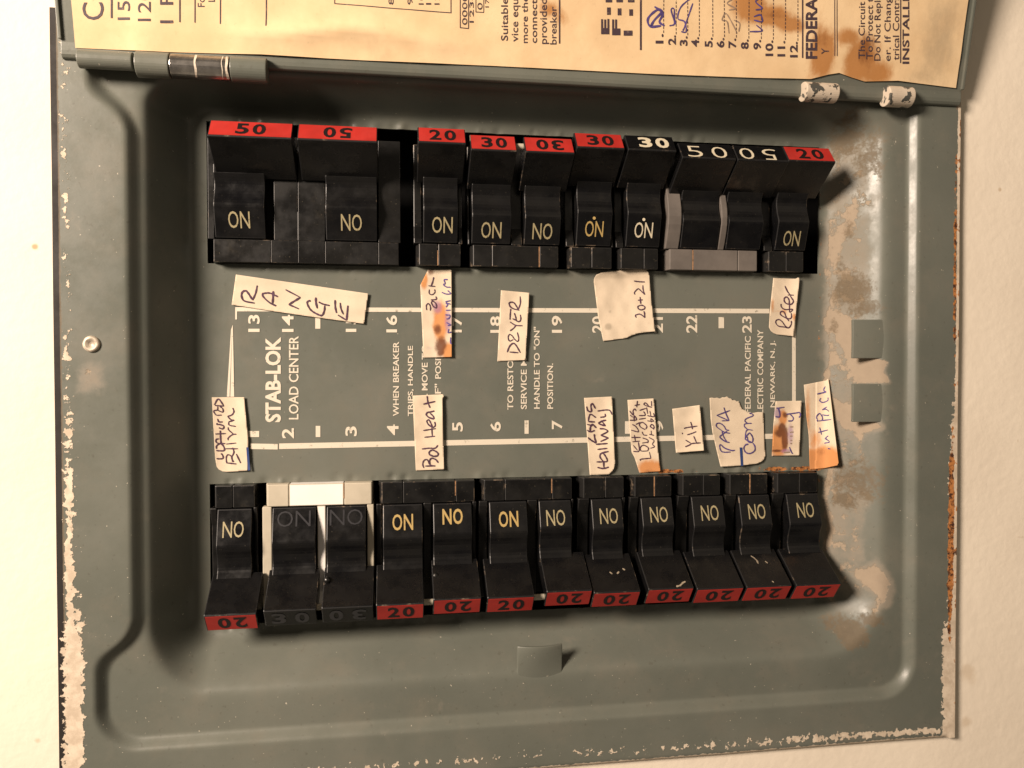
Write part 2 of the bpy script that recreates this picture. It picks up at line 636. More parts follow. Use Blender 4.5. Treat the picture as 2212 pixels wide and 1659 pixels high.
for q in ((Zr, 380, 460, 8, 9, 11, 1.0), (Zr, 440, 560, 10, 10, 6, .8), (Zr, 300, 660, 4, 3, 8, .7), (Zr, 400, 1480, 8, 12, 14, .9),
          (Zr, 350, 1590, 6, 6, 6, 1.0), (Zc, 1120, 820, 10, 8, 8, 1.3), (Zc, 1250, 750, 14, 8, 4, 1.0), (Zc, 1020, 770, 6, 7, 4, .9),
          (Zr, 330, 330, 4, 3, 7, .7), (Zt, 1090, 780, 4, 9, 9, .75), (Zr, 350, 150, 4, 2.5, 9, .7), (Zt, 1150, 850, 10, 9, 13, .9), (Zt, 1260, 960, 12, 9, 16, .8), (Zc, 1120, 60, 8, 7, 9, .6)):  # top-right corner blobs: dirt, with the corner's shade tinted in
    brown = np.maximum(brown, q[6] * gauss(*q[:4], q[4], q[5]) * .8)
eL, eR, eB = GX - FL, FR - GX, GZ - FB
brown = np.maximum(brown, 2.2 * np.clip(2.0 - eL / 1.7, 0, 1))  # near-black brown band along the left edge
beige = np.maximum(beige, .46 * gauss(lambda a, b: (a, b), 195, 815, 26, 7, 9))
low = 1 - sst(-60, -20, GZ)
rust = np.exp(-((eR - 2.4 - .8 * low) / (1.1 + 1.0 * low)) ** 2) * (.60 + .12 * low + .16 * np.sin(GZ * .05 - .9)) * sst(-168, -130, GZ)
rust = np.maximum(rust, np.clip(1.3 - eR / 2.0, 0, 1) * .42)
for x0 in (140, 195, 205, 212):
    rust = np.maximum(rust, .72 * np.exp(-((GZ + 52.0) / 1.6) ** 2 - ((GX - x0) / 14) ** 2))
rust = np.maximum(rust, .8 * np.exp(-((GX - 218) / 1.3) ** 2) * ((GZ > -119) & (GZ < 105)) * .55)
splat = np.zeros_like(GX)
band = np.exp(-((eL - 5.2) / 2.3) ** 2)
splat = np.maximum(splat, band * (.36 + .56 * (1 - sst(-110, 40, GZ)) + .1 * np.sin(GZ * .21)))
splat = np.maximum(splat, np.clip(1.3 - np.abs(eL - 6.0) / 4.8, 0, 1) * (1 - sst(-125, -75, GZ)))
splat = np.maximum(splat, np.exp(-((eB - 4.0 - .012 * (277 - GX)) / 2.4) ** 2) * (.36 + .34 * sst(80, 262, GX)))
splat = np.maximum(splat, np.clip(1.5 - np.abs(eR - 3.5) / 3.6, 0, 1) * (1 - sst(-138, -118, GZ)))
splat = np.maximum(splat, np.clip(1.5 - eR / 4.0, 0, 1) * .95 * (1 - sst(-55, 12, GZ)))
splat = np.maximum(splat, (eR < 1.3) * .95)
splat = np.maximum(splat, (eB < 1.3) * .8)
wear = np.stack([beige, brown, rust, splat], -1)
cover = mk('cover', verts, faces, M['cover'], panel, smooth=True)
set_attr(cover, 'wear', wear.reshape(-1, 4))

# cut and outer edges of the sheet, hanging from the relief
mb = MB()


def skirt(pts, depth):
    P = np.array(pts)
    Wt = relief(P[:, 0], P[:, 1])
    for (a, wa), (b, wb) in zip(zip(P[:-1], Wt[:-1]), zip(P[1:], Wt[1:])):
        mb.add([(*a, wa - .01), (*b, wb - .01), (*b, wb - depth), (*a, wa - depth)], [(0, 1, 2, 3)])


def loop(x0, x1, z0, z1, step=1.0):
    xs = gx[(gx >= x0 - 1e-6) & (gx <= x1 + 1e-6)]
    zs = gz[(gz >= z0 - 1e-6) & (gz <= z1 + 1e-6)]
    return [(x, z0) for x in xs] + [(x1, z) for z in zs[1:]] + [(x, z1) for x in xs[::-1][1:]] + [(x0, z) for z in zs[::-1][1:]]


for q in CUT:
    skirt(loop(*q), 1.5)
mb.build('slot_edge', M['gray'], cover)
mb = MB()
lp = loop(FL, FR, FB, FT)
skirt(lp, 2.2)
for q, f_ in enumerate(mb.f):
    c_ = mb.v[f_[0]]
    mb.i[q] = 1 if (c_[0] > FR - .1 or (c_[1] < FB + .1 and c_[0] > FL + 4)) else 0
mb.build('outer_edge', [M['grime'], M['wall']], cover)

mb = MB()
mb.box(-133, 269, -178, 142, -60, -57)
for x0, x1, z0, z1 in ((-133, -131, -178, 142), (267, 269, -178, 142), (-131, 267, 140, 142), (-131, 267, -178, -176)):
    mb.box(x0, x1, z0, z1, -57, 20)
mb.box(-110, 243, -40, 36, -30, -8)
mb.build('back_box', M['dark'], panel)

# tongues pressed out of the slopes, all sub-parts of the cover
def tongue_mesh(name, x0, x1, z0, z1, w, side):
    mb = MB()
    n, q = 14, 18
    v = []
    for j in range(n + 1):
        t = j / n
        for i in range(q + 1):
            s = i / q
            if side == 'B':
                v.append((x0 + (x1 - x0) * s, z0 + (z1 - z0) * t, w + 2.4 * (1 - (2 * s - 1) ** 2) * t + 1.6 * t ** 2 - .8 * t ** 8))
            else:
                v.append((x1 + (x0 - x1) * t, z0 + (z1 - z0) * s, w + 2.5 * (1 - t) - 1.2 * t ** 4 + .3 * math.sin(s * 3.1)))
    dpf = (lambda t: 1.5 + 11 * (1 - t)) if side == 'R' else (lambda t: 1.5)
    N = len(v)
    k = q + 1
    f = [(j * k + i, j * k + i + 1, (j + 1) * k + i + 1, (j + 1) * k + i) for j in range(n) for i in range(q)]
    f += [tuple(N + a for a in g[::-1]) for g in f]
    rim = [(j * k, (j + 1) * k) for j in range(n)] + [(j * k + q, (j + 1) * k + q) for j in range(n)]
    rim += [(i, i + 1) for i in range(q)] + [(n * k + i, n * k + i + 1) for i in range(q)]
    f += [(a, b, N + b, N + a) for a, b in rim]
    mb.add(v + [(p[0], p[1], p[2] - dpf((i // k) / n)) for i, p in enumerate(v)], f)
    return mb.build(name, M['gray'], cover, bevel=.45)


xa, za = A(1117, 1395, 21)
xb, zb = A(1212, 1447, 19)
tongue_mesh('latch_tab', xa, xb, zb - 6, za, 21.0, 'B')
for y0, y1 in ((690, 774), (829, 911)):
    xa, za = A(1845, y0, 19)
    xb, zb = A(1916, y1, 19)
    tongue_mesh('retaining_tab', xa, 251, zb, za, 19.0, 'R')

# the screw in the left flange
cx, cz = A(196, 743, 27)
mb = MB()
rings = [(3.5, 26.0), (3.4, 26.7), (2.7, 27.2), (2.0, 27.1), (1.3, 26.3), (0.02, 26.2)]
n = 28
v = [(cx + r * math.cos(2 * math.pi * j / n), cz + r * math.sin(2 * math.pi * j / n), w) for r, w in rings for j in range(n)]
mb.add(v, [(i * n + j, i * n + (j + 1) % n, (i + 1) * n + (j + 1) % n, (i + 1) * n + j) for i in range(len(rings) - 1) for j in range(n)])
sc = mb.build('screw', M['brass'], cover, smooth=True)

# ------------------------------------------------------------------ white print on the dead front
mb = MB()


def up_text(s, x0, x1, ys, ye, bold=0.0, w=.12, plane=None, mi=0, tgt=None):
    """text read from bottom to top of the photo: glyph tops at x0, baseline at x1"""
    P = plane or (lambda px, py: (*A(px, py, w), w + float(relief(*[np.array([q]) for q in A(px, py, w)])[0])))
    add_text(tgt or mb, s, lambda a, b: P(x1 + (x0 - x1) * b, ys + (ye - ys) * a), bold, mi)


def flat(px, py, w=.16):
    return (*A(px, py, w), w)


def grel(px, py):
    x, z = A(px, py, .2)
    return x, z, .2 + .12 * math.sin(x * .045 + 1) * math.sin(z * .06)


T = lambda *a, **k: up_text(*a, plane=grel, **k)
T('STAB-LOK', 573, 607, 912, 728, bold=.035)
T('LOAD CENTER', 624, 645, 906, 726, bold=.012)
for s, x0, x1, ys, ye in (('13', 536, 561, 717, 680), ('14', 609, 634, 717, 680), ('15', 747, 770, 717, 680), ('16', 834, 858, 718, 681),
                          ('17', 977, 998, 718, 684), ('18', 1059, 1081, 719, 683), ('19', 1192, 1215, 719, 682), ('20', 1279, 1303, 719, 683),
                          ('21', 1411, 1432, 719, 685), ('22', 1482, 1506, 719, 681), ('23', 1603, 1624, 719, 683),
                          ('1', 536, 560, 944, 931), ('2', 609, 635, 947, 925), ('3', 746, 771, 942, 921), ('4', 836, 861, 940, 917),
                          ('5', 977, 1000, 932, 912), ('6', 1059, 1082, 932, 911), ('7', 1192, 1215, 927, 908), ('9', 1417, 1433, 933, 909)):
    T(s, x0, x1, ys, ye, bold=.022)
for s, x0, x1, ys, ye in (('WHEN BREAKER', 849, 862, 899, 738), ('TRIPS, HANDLE', 881, 894, 899, 747), ('WILL MOVE TO', 911, 924, 903, 745),
                          ('"OFF"', 939, 953, 899, 829), ('POSITION.', 940, 953, 818, 716), ('TO RESTORE', 1096, 1109, 885, 752),
                          ('SERVICE MOVE', 1125, 1138, 884, 727), ('HANDLE TO "ON"', 1153, 1166, 883, 706), ('POSITION.', 1182, 1195, 883, 785),
                          ('FEDERAL PACIFIC', 1609, 1622, 893, 726), ('ELECTRIC COMPANY', 1636, 1649, 903, 712), ('NEWARK, N. J.', 1664, 1677, 880, 736)):
    T(s, x0, x1, ys, ye, bold=.016)


def pquad(pts, tgt=None, P=grel, mi=0):
    (tgt or mb).add([P(*p) for p in pts], [tuple(range(len(pts)))], mi)


def bar(x0, y0, x1, y1):
    pquad([(x0, y1), (x1, y1), (x1, y0), (x0, y0)])


for q in ((681, 686, 692, 710), (682, 920, 692, 944), (1133, 908, 1142, 937), (1350, 910, 1361, 937), (1552, 685, 1564, 709)):
    bar(*q)


def seg(a, b, ha, hb, n=40):
    for j in range(n):
        t0, t1 = j / n, (j + 1) / n
        p = lambda t, s: (a[0] + (b[0] - a[0]) * t, a[1] + (b[1] - a[1]) * t + s * (ha + (hb - ha) * t) / 2)
        pquad([p(t0, 1), p(t1, 1), p(t1, -1), p(t0, -1)])


seg((508, 668), (1662, 672), 9, 10)
seg((541, 964), (600, 965), 12, 12, 4)
seg((603, 964), (1690, 942), 12, 11)
pquad([(1711, 945), (1719, 945), (1719, 672), (1711, 672)])
pquad([(490, 857), (496, 857), (501.5, 705), (499, 712)])
pquad([(497.5, 857), (506, 857), (503, 702), (501.7, 704)])
pquad([(508, 690), (512, 690), (512, 664), (508, 664)])
mb.build('printed_lettering', M['print'], cover)

# ------------------------------------------------------------------ door, hinge
HZ, HW, TH = 133.0, 28.5, R(11.0)       # hinge line and how far the door is swung from flat
DL, DR, DH = A(131, 130, 29)[0], A(2077, 212, 29)[0], 300.0


def dpt(x, s, o=0.0):
    """x along the hinge, s up the door, o out of its inner face"""
    return (x, HZ + s * math.cos(TH) - o * math.sin(TH), HW + s * math.sin(TH) + o * math.cos(TH))


P0 = Vector(V3(dpt(0, 0)))
PN = Vector((0, -math.cos(TH), -math.sin(TH)))


def dpix(px, py, o=0.0):
    """photo pixel -> (x, s) on the door's inner face"""
    v = ray(px, py)
    c = Vector((0, -DC / 1000, 0))
    p0 = P0 + PN * (o / 1000)
    t = (p0 - c).dot(PN) / v.dot(PN)
    p = c + v * t - p0
    return p.x * 1000, (p.z * math.cos(TH) - p.y * math.sin(TH)) * 1000


mb = MB()
# profile (s, o): thin sheet with a rolled foot and a folded rim at the free edge
prof = [(-3.6, -3.4), (-4.6, -2.2), (-4.7, -.9), (-4.0, .2), (-2.8, .75), (-1.2, .7), (.6, .25), (2.0, .0), (DH, 0), (DH, -9), (DH - 1.2, -9), (DH - 1.2, -1.3), (7.0, -1.3), (2.0, -1.0)]
mb.prism(prof, DL, DR, lambda p, q, t: dpt(t, p, q))
for x0, x1 in ((DL - .6, DL + .8), (DR - .8, DR + .6)):
    mb.prism([(3, 1.2), (DH, 1.2), (DH, -9), (3, -6)], x0, x1, lambda p, q, t: dpt(t, p, q))
door = mb.build('door', M['gray'], panel, bevel=.35)
for nm, p0, p1, rr, mats in (('hinge_knuckle', 166, 285, 3.7, 'gray'), ('hinge_knuckle', 293, 366, 5.2, 'gray'), ('hinge_knuckle', 368, 496, 4.9, 'chrome'), ('hinge_knuckle', 498, 576, 5.2, 'gray'),
                             ('hinge_knuckle', 1738, 1808, 4.5, 'flaked'), ('hinge_knuckle', 1916, 1970, 4.8, 'flaked')):
    mb = MB()
    x0, x1 = A(p0, 140, 32)[0], A(p1, 140, 32)[0]
    if p0 > 1000:
        x0, x1 = A(p0, 205, 32)[0], A(p1, 205, 32)[0]
    mb.cyl((HZ - (5.0 if p0 < 200 else 6.0 if p0 < 1000 else 2.6), HW + (1.2 if p0 < 1000 else 1.8)), rr, x0, x1, 'x', 32)
    o = mb.build(nm, M[mats], panel, bevel=.4, smooth=False)
    if mats == 'chrome':
        fb = MB()
        for q0, q1 in ((.42, .455), (.88, .895), (.945, .985)):
            a_, b_ = x0 + (x1 - x0) * q0, x0 + (x1 - x0) * q1
            n_ = 9
            cz_, cw_ = HZ - 6.0, HW + 1.2
            vv = []
            for j in range(n_ + 1):
                an = math.radians(20 + 130 * j / n_)
                wob = .22 * math.sin(j * 1.3 + q0 * 40)
                for xx in (a_ + wob * .5, b_ + wob):
                    vv.append((xx, cz_ - (rr + .12) * math.cos(an), cw_ + (rr + .12) * math.sin(an)))
            fb.add(vv, [(2 * j, 2 * j + 1, 2 * j + 3, 2 * j + 2) for j in range(n_)])
        fb.build('paint_flake', M['flake'], o)
    if mats == 'flaked':
        tag(o, 'hinge knuckle with flaking cream paint')
    if mats == 'chrome':
        tag(o, 'bare shiny steel hinge pin section')

# ------------------------------------------------------------------ the directory sheet pasted on the door
Zb = zoom(800, 0, 2.4578)
low = [(164, 104), (364, 112), (562, 118), (708, 127), (796, 131), (1068, 143), (1416, 161), (1632, 169), (1750, 171), (1790, 162), (1812, 158),
       (1838, 167), (1866, 176), (1938, 175), (2064, 190)]
L0 = [dpix(*p, .4) for p in low]
outl = L0 + [(L0[-1][0] + 1.0, 255.0), (L0[0][0] - .5, 255.0)]
outl = [(x + .25 * math.sin(s * 1.7), s + .18 * math.sin(x * .9)) for x, s in outl]


def bulge(x, s):
    """the loose wave along the sheet's lower edge, and fine crinkles"""
    cxs, _ = dpix(760, 60)
    sp = dpix(760, 88)[1]
    ridge = sp + 4.5 * math.exp(-((x - cxs - 4) / 26) ** 2)
    b = 3.0 * math.exp(-abs((s - ridge) / (5.5 if s < ridge else 4.5)) ** 1.15) * math.exp(-((x - cxs + 4) / 47) ** 4)
    b += .5 * math.exp(-((x - cxs + 85) / 7) ** 2) * max(0, 1 - s / 60)
    b += .16 * math.sin(x * .11 + s * .05) * math.sin(s * .19 + 1) + .10 * math.sin(x * .31 + 2) * math.sin(s * .23)
    return .75 + max(0, b)


pv, pf = fill(outl, 2.1)
dirroot = mk('circuit_directory', [dpt(x, s, bulge(x, s)) for x, s in pv], pf, M['directory'], None, smooth=True, loc=dpt(L0[0][0], L0[0][1], .5), fix=False)
tag(dirroot, 'water-stained tan printed directory sheet pasted inside the open panel door', 'directory sheet')
bl = []
for zx, zy, rx, ry, ch, am in ((560, 40, 80, 70, 0, 1.1), (690, 100, 110, 45, 0, 1.1), (800, 150, 80, 40, 0, .9), (1000, 320, 70, 130, 0, 1.0), (1150, 230, 80, 50, 0, .8),
                               (1230, 360, 90, 110, 0, 1.1), (1330, 440, 70, 60, 0, .9), (700, 90, 120, 30, 1, .5), (1270, 300, 60, 110, 1, .65), (1010, 230, 60, 60, 1, .5),
                               (1700, 250, 120, 260, 3, .75), (1620, 460, 120, 60, 3, .6)):
    p = dpix(*Zt(zx, zy))
    bl.append((*p, rx * .36 * .205, ry * .36 * .205, ch, am))
for zx, zy, rx, ry, ch, am in ((1330, 60, 60, 40, 0, .7), (1400, 110, 40, 40, 0, .6), (300, 300, 90, 70, 3, .5)):
    p = dpix(*Zb(zx, zy))
    bl.append((*p, rx * .36 * .205, ry * .36 * .205, ch, am))


def stains(pts, blobs):
    a = np.zeros((len(pts), 4))
    blobs = [(x, y, rx * 1.45, ry * 1.45, c, m_) for x, y, rx, ry, c, m_ in blobs]
    P = np.array(pts)
    for x, y, rx, ry, ch, am in blobs:
        a[:, ch] = np.maximum(a[:, ch], am * np.exp(-((P[:, 0] - x) / rx) ** 2 - ((P[:, 1] - y) / ry) ** 2))
    return a


set_attr(dirroot, 'stain', stains(pv, bl))


def onp(px, py):
    x, s = dpix(px, py, .8)
    return dpt(x, s, bulge(x, s) + .14)


mb = MB()
D = lambda s, x0, x1, ys, ye, b=0.0: up_text(s, x0, x1, ys, ye, bold=b, plane=onp, tgt=mb)
D('CO', 178, 224, 43, -46, .0)
D('15', 254, 281, 43, 2)
D('120', 298, 326, 46, -24)
D('1 P', 346, 374, 50, -16)
D('Fo', 427, 442, 15, -6)
D('L', 450, 464, 4, -6)
for s, x in (('8', 845), ('9', 886), ('10', 910), ('11', 926), ('12', 944)):
    D(s, x - 6, x + 5, 10, -5 if len(s) == 1 else -12)
D('0000', 998, 1009, 54, -12)
D('1234', 1014, 1023, 49, -16)
D('0', 1031, 1042, 21, 6)
D('17', 1048, 1056, 16, -2)
for s, x0, x1, ys, ye in (('Suitable f', 1082, 1097, 88, -22), ('vice equ', 1105, 1124, 90, -2), ('more the', 1127, 1140, 93, -8), ('connecti', 1147, 1160, 93, -6),
                          ('provided', 1166, 1186, 95, -3), ('breaker', 1188, 1202, 96, 14),
                          ('The Circuit B', 1854, 1868, 127, -18), ('To Protect t', 1871, 1885, 128, -4), ('Do Not Repla', 1888, 1906, 131, -10),
                          ('er. If Chang', 1910, 1928, 132, -6), ('trical Contra', 1928, 1942, 130, -10)):
    D(s, x0, x1, ys, ye, .006)
for s, x0, x1, ys, ye in (('E', 1298, 1316, 74, 41), ('F', 1322, 1340, 76, 42), ('I', 1347, 1366, 77, 66), ('=', 1311, 1319, 32, 16), ('=', 1334, 1342, 33, 18), ('=', 1359, 1367, 34, 20)):
    D(s, x0, x1, ys, ye, .05)
for s, x0 in (('1', 1312), ('1', 1335), ('1', 1360)):
    D(s, x0 - 4, x0 + 10, 5, -2, .02)
for j, (x0, y) in enumerate(((1416, 94), (1443, 97), (1468, 99), (1493, 101), (1522, 102), (1547, 103), (1573, 104), (1600, 106), (1627, 107), (1653, 121), (1679, 122), (1706, 124))):
    n = str(j + 1) + '.'
    D(n, x0, x0 + 17, y, y - (21 if j < 9 else 34), .03)
    y0 = y - (23 if j < 9 else 36)
    while y0 > -60:
        pquad([(x0 + 16.5, y0), (x0 + 18, y0), (x0 + 18, y0 - 5.5), (x0 + 16.5, y0 - 5.5)], mb, onp)
        y0 -= 8.2
D('FEDERAL', 1740, 1765, 127, -22, .03)
D('Y', 1774, 1790, 117, 104, .01)
D('INSTALLE', 1949, 1964, 138, -14, .02)


def pl(x, y, wd=2.2, top=-160):
    n = 14
    for j in range(n):
        a, b = y + (top - y) * j / n, y + (top - y) * (j + 1) / n
        pquad([(x, a), (x + wd, a), (x + wd, b), (x, b)], mb, onp)


for x, y, wd in ((239, 39, 4), (387, 48, 3), (420, 49, 2.4), (475, 52, 2.4), (574, 57, 2.4), (1207, 94, 3), (1382, 108, 4), (1732, 125, 3), (1802, 121, 1.6), (1807, 121, 1.6),
                 (1944, 136, 2.4), (722, 7, 1.6), (973, 27, 1.8), (993, 60, 1.6), (1011, 61, 1.6), (1027, 26, 1.4), (1044, 26, 1.4)):
    pl(x, y, wd)
for a, b, h in (((722, 7), (975, 27), 1.8), ((993, 59), (1012, 61), 1.8), ((1027, 25), (1045, 26), 1.6)):
    for j in range(10):
        p, q = [(a[0] + (b[0] - a[0]) * t / 10, a[1] + (b[1] - a[1]) * t / 10) for t in (j, j + 1)]
        pquad([(p[0], p[1] + h), (q[0], q[1] + h), q, p], mb, onp)
mb.build('printed_text', M['type'], dirroot)
mb = MB()
onb = lambda zx, zy: onp(*Zb(zx, zy))
ont = lambda zx, zy: onp(*Zt(zx, zy))
for s in ([(2000, 155), (1935, 158), (1922, 110), (1975, 60), (2005, 70), (1960, 120), (1938, 158)], [(1960, 40), (2010, 80), (1990, 130), (2020, 155)]):
    add_stroke(mb, s, 13, onb, 0)
for s in ([(2050, 155), (2080, 140), (2060, 60), (2078, 55), (2080, 110), (2090, 150)], [(2120, 190), (2150, 190), (2140, 130), (2100, 110), (2120, 40), (2190, -20)],
          [(2130, 185), (2145, 150), (2190, 20)]):
    add_stroke(mb, s, 8, onb, 0)
for s in ([(565, 190), (640, 185), (605, 150)], [(590, 120), (640, 130), (630, 90), (590, 100)], [(600, 60), (640, 50), (600, 10), (640, -20)]):
    add_stroke(mb, s, 9, ont, 0)
for s in ([(440, 200), (430, 130), (400, 120), (420, 80), (450, 120), (490, 200)], [(440, 60), (480, 50), (430, 20), (470, -10)], [(500, 190), (505, 140), (470, 120)]):
    add_stroke(mb, s, 7, ont, 1)
mb.build('handwriting', [M['bluepen'], M['pencil']], dirroot)

# ------------------------------------------------------------------ circuit breakers
FACE = 6.0
# handle section (v out from the slot's inner edge, w above the face)
RK = [(10.8, -1.5), (11.2, .4), (24.8, 4.5), (25.6, 4.6), (26.6, 4.45), (28, 3.95), (29.5, 3.3), (31, 2.75), (32.5, 2.35), (34, 2.1), (35.5, 2.1), (36.8, 2.3), (37.8, 2.7), (38.6, 3.2)]
ARM = [(51.3, 19.6), (52.0, 20.0), (60.2, 13.6), (60.3, 12.7), (49.0, -2.0)]


def rocker_w(v, dv=0.0):
    return float(np.interp(v, [p[0] + (dv if p[0] > 20 else 0) for p in RK], [p[1] for p in RK]))


def breaker(name, row, x0, x1, z_in, poles, label, body='black2', seams=(), seam_mat=(), rail='flat', rail_mats=None, mid=None, dv=0.0, split=None):
    """row +1: handles thrown up, -1: handles thrown down. poles: dicts with rocker and handle spans"""
    root = empty(name, ((x0 + x1) / 2, z_in, FACE))
    tag(root, label, 'circuit breaker', 'circuit breakers in the panel')
    f = lambda u, v, w: (u, z_in + row * v, FACE + w)
    hb = MB()
    # plate at the inner end, split by its seams
    cuts = [x0 + .2] + list(seams) + [x1 - .2]
    for j, (a, b) in enumerate(zip(cuts[:-1], cuts[1:])):
        la = 2.4 if j == 0 else .12
        lb = .9 if j == len(cuts) - 2 else .12
        mi = (mid[j] if mid else 0)
        hb.prism([(a, -16), (a + la * .5, -5), (a + la, -.0), (b - lb, -.0), (b, -16)], .4, 10.6, lambda p, q, t: f(p, t, q), mi)
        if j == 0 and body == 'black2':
            hb.i[-4] = 3  # left face patchy tan: wear, plus the lit look of that side tinted in
    # cheeks and floor of the slots
    edges = [x0 + .2] + [e for p in poles for e in p['rk']] + [x1 - .2]
    for j in range(0, len(edges), 2):
        a, b = edges[j], edges[j + 1]
        if j > 0:
            a += poles[j // 2 - 1].get('gap', .6)
        if j + 2 < len(edges):
            b -= .6
        if b - a < .5:
            continue
        mi = rail_mats[j // 2] if rail_mats else 0
        if rail == 'arch':
            pr = [(10.7, -16), (10.7, -.2), (14, 1.4), (18, 3.0), (22, 4.2), (26, 4.6), (30, 4.3), (34, 3.2), (39, 1.5), (45, -1), (58, -2), (58, -16)]
        else:
            pr = [(10.7, -16), (10.7, -.25), (36, -.3), (58, -.4), (58, -16)] if rail == 'flush' else [(10.7, -16), (10.7, -.3), (13, -.6), (19, -3.2), (40, -4.0), (58, -4.0), (58, -16)]
        if split and a < split < b:
            hb.prism(pr, a, split - .25, lambda p, q, t: f(t, p, q), mi)
            notch = [(p, min(q, -.3) if p < 27 else q) for p, q in pr]
            hb.prism(notch[:2] + [(24, -.3), (24.2, -9), (58, -9), (58, -16)], split - .25, split + .1, lambda p, q, t: f(t, p, q), mi)
            a = split + .1
        hb.prism(pr, a, b, lambda p, q, t: f(t, p, q), mi)
    hb.prism([(10.8, -16), (10.8, -9), (58, -9), (58, -16)], x0 + .6, x1 - .6, lambda p, q, t: f(t, p, q), 2)
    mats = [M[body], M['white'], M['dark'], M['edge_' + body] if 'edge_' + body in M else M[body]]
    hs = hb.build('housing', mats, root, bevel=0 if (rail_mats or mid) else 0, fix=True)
    bv = hs.modifiers.new('bevel', 'BEVEL')
    bv.width = .0004
    bv.segments = 2
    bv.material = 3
    bv.limit_method = 'ANGLE'
    sm = MB()
    for s in seam_mat:
        sm.prism([(s - .28, -.3), (s - .16, .10), (s + .18, .10), (s + .28, -.3)], .5, 10.3 if s % 1 < .6 else 7.5, lambda p, q, t: f(p, t, q))
    if seam_mat:
        sm.build('seam_filler', M['copper'], hs, fix=True)
    for p in poles:
        a, b = p['rk']
        c, d = p['hd']
        dv_ = p.get('dv', 0.0)
        hb = MB()
        # rocker and arm as one moulded piece: the section is shared, the arm is wider
        base = [(v + (dv_ if v > 20 else 0), w) for v, w in RK]
        hb.prism(base + [(40.0 + dv_, 4.0), (44 + dv_, 4.0), (44 + dv_, -3), (10.8, -3)], a, b, lambda q, w, t: f(t, q, w))
        arm = [(38.2 + dv_, 1.2)] + [(v + dv_, w) for v, w in ARM] + [(42.0 + dv_, -3)]
        hb.prism(arm, c, d, lambda q, w, t: f(t, q, w))
        h = hb.build('handle', [M['black'], M['edge_black']], root, fix=True)
        bv = h.modifiers.new('bevel', 'BEVEL')
        bv.material = 1
        bv.width = .0004
        bv.segments = 2
        bv.limit_method = 'ANGLE'
        # rating label on the handle's end
        e0, e1 = np.array(ARM[1]) + (dv_, 0), np.array(ARM[2]) + (dv_, 0)
        dirn = (e1 - e0) / np.linalg.norm(e1 - e0)
        nrm = np.array([-dirn[1], dirn[0]])
        if nrm[1] < 0:
            nrm = -nrm
        Lm = np.linalg.norm(e1 - e0)
        lb = MB()
        red = p.get('red', True)
        bl_, bt_ = e0 + dirn * .35, e1 - dirn * .3

        def tip(u, t, o):
            q = e0 + dirn * (t * Lm) + nrm * o
            return f(u, q[0], q[1])
        if red:
            sk = p.get('skew', 0.0)
            cc = [(c + .5, .04), (d - .4, .04), (d - .4, .97), (c + .5, .97)]
            lb.add([tip(*q, .12) for q in cc] + [tip(*q, .0) for q in cc], [(0, 1, 2, 3), (0, 4, 5, 1), (1, 5, 6, 2), (2, 6, 7, 3), (3, 7, 4, 0)], 0)
        flip = p.get('tipflip', False)
        n0, n1 = p.get('num', (.24, .80))
        t0, t1 = p.get('numt', (.14, .86))

        def nm(s, t):
            if flip:
                s, t = 1 - s, 1 - t
            if row < 0:
                t = 1 - t
            return tip(c + (d - c) * (n0 + (n1 - n0) * s), t0 + (t1 - t0) * t, .2)
        for ch, (s0, s1) in zip(p['txt'], ((0, .44), (.56, 1.0)) if not p.get('wide') else ((0, .38), (.62, 1.0))):
            add_text(lb, ch, lambda s, t, s0=s0, s1=s1: nm(s0 + (s1 - s0) * s, t), p.get('bold', .03), 1)
        lb.build('rating_label', [M['red'], M[p.get('nmat', 'digit')]], h)
        if p.get('scratch'):
            kb2 = MB()
            slope = (ARM[0][1] - 1.2) / (ARM[0][0] - 38.2)
            for st in p['scratch']:
                add_stroke(kb2, [(c + (d - c) * q[0], 38.2 + dv_ + 13.1 * q[1]) for q in st], .55, lambda u, v: f(u, v, 1.2 + (v - 38.2 - dv_) * slope + .1))
            kb2.build('scratch', M['scuff'], h)
        if p.get('on', True):
            ob = MB()
            of = p.get('onflip', False)
            cu = (a + b) / 2 + p.get('onx', 0.0)
            v0, v1 = p.get('onv', (15.4, 22.6))
            hw = p.get('onw', 4.6)

            def om(s, t):
                if of:
                    s, t = 1 - s, 1 - t
                if row < 0:
                    t = 1 - t
                v = v0 + (v1 - v0) * t
                return f(cu + hw * (2 * s - 1), v, rocker_w(v, dv_) + .16)
            add_text(ob, 'O', lambda s, t: om(s * .47, t), p.get('onbold', .0))
            add_text(ob, 'N', lambda s, t: om(.55 + s * .45, t), p.get('onbold', .0))
            if p.get('dot'):
                n = 14
                ob.add([f(cu - .4 + .75 * math.cos(q * 2 * math.pi / n), 23.9 + .75 * math.sin(q * 2 * math.pi / n), rocker_w(23.9, dv_) + .25) for q in range(n)], [tuple(range(n))])
            ob.build('on_lettering', M[p.get('omat', 'gold')], h)
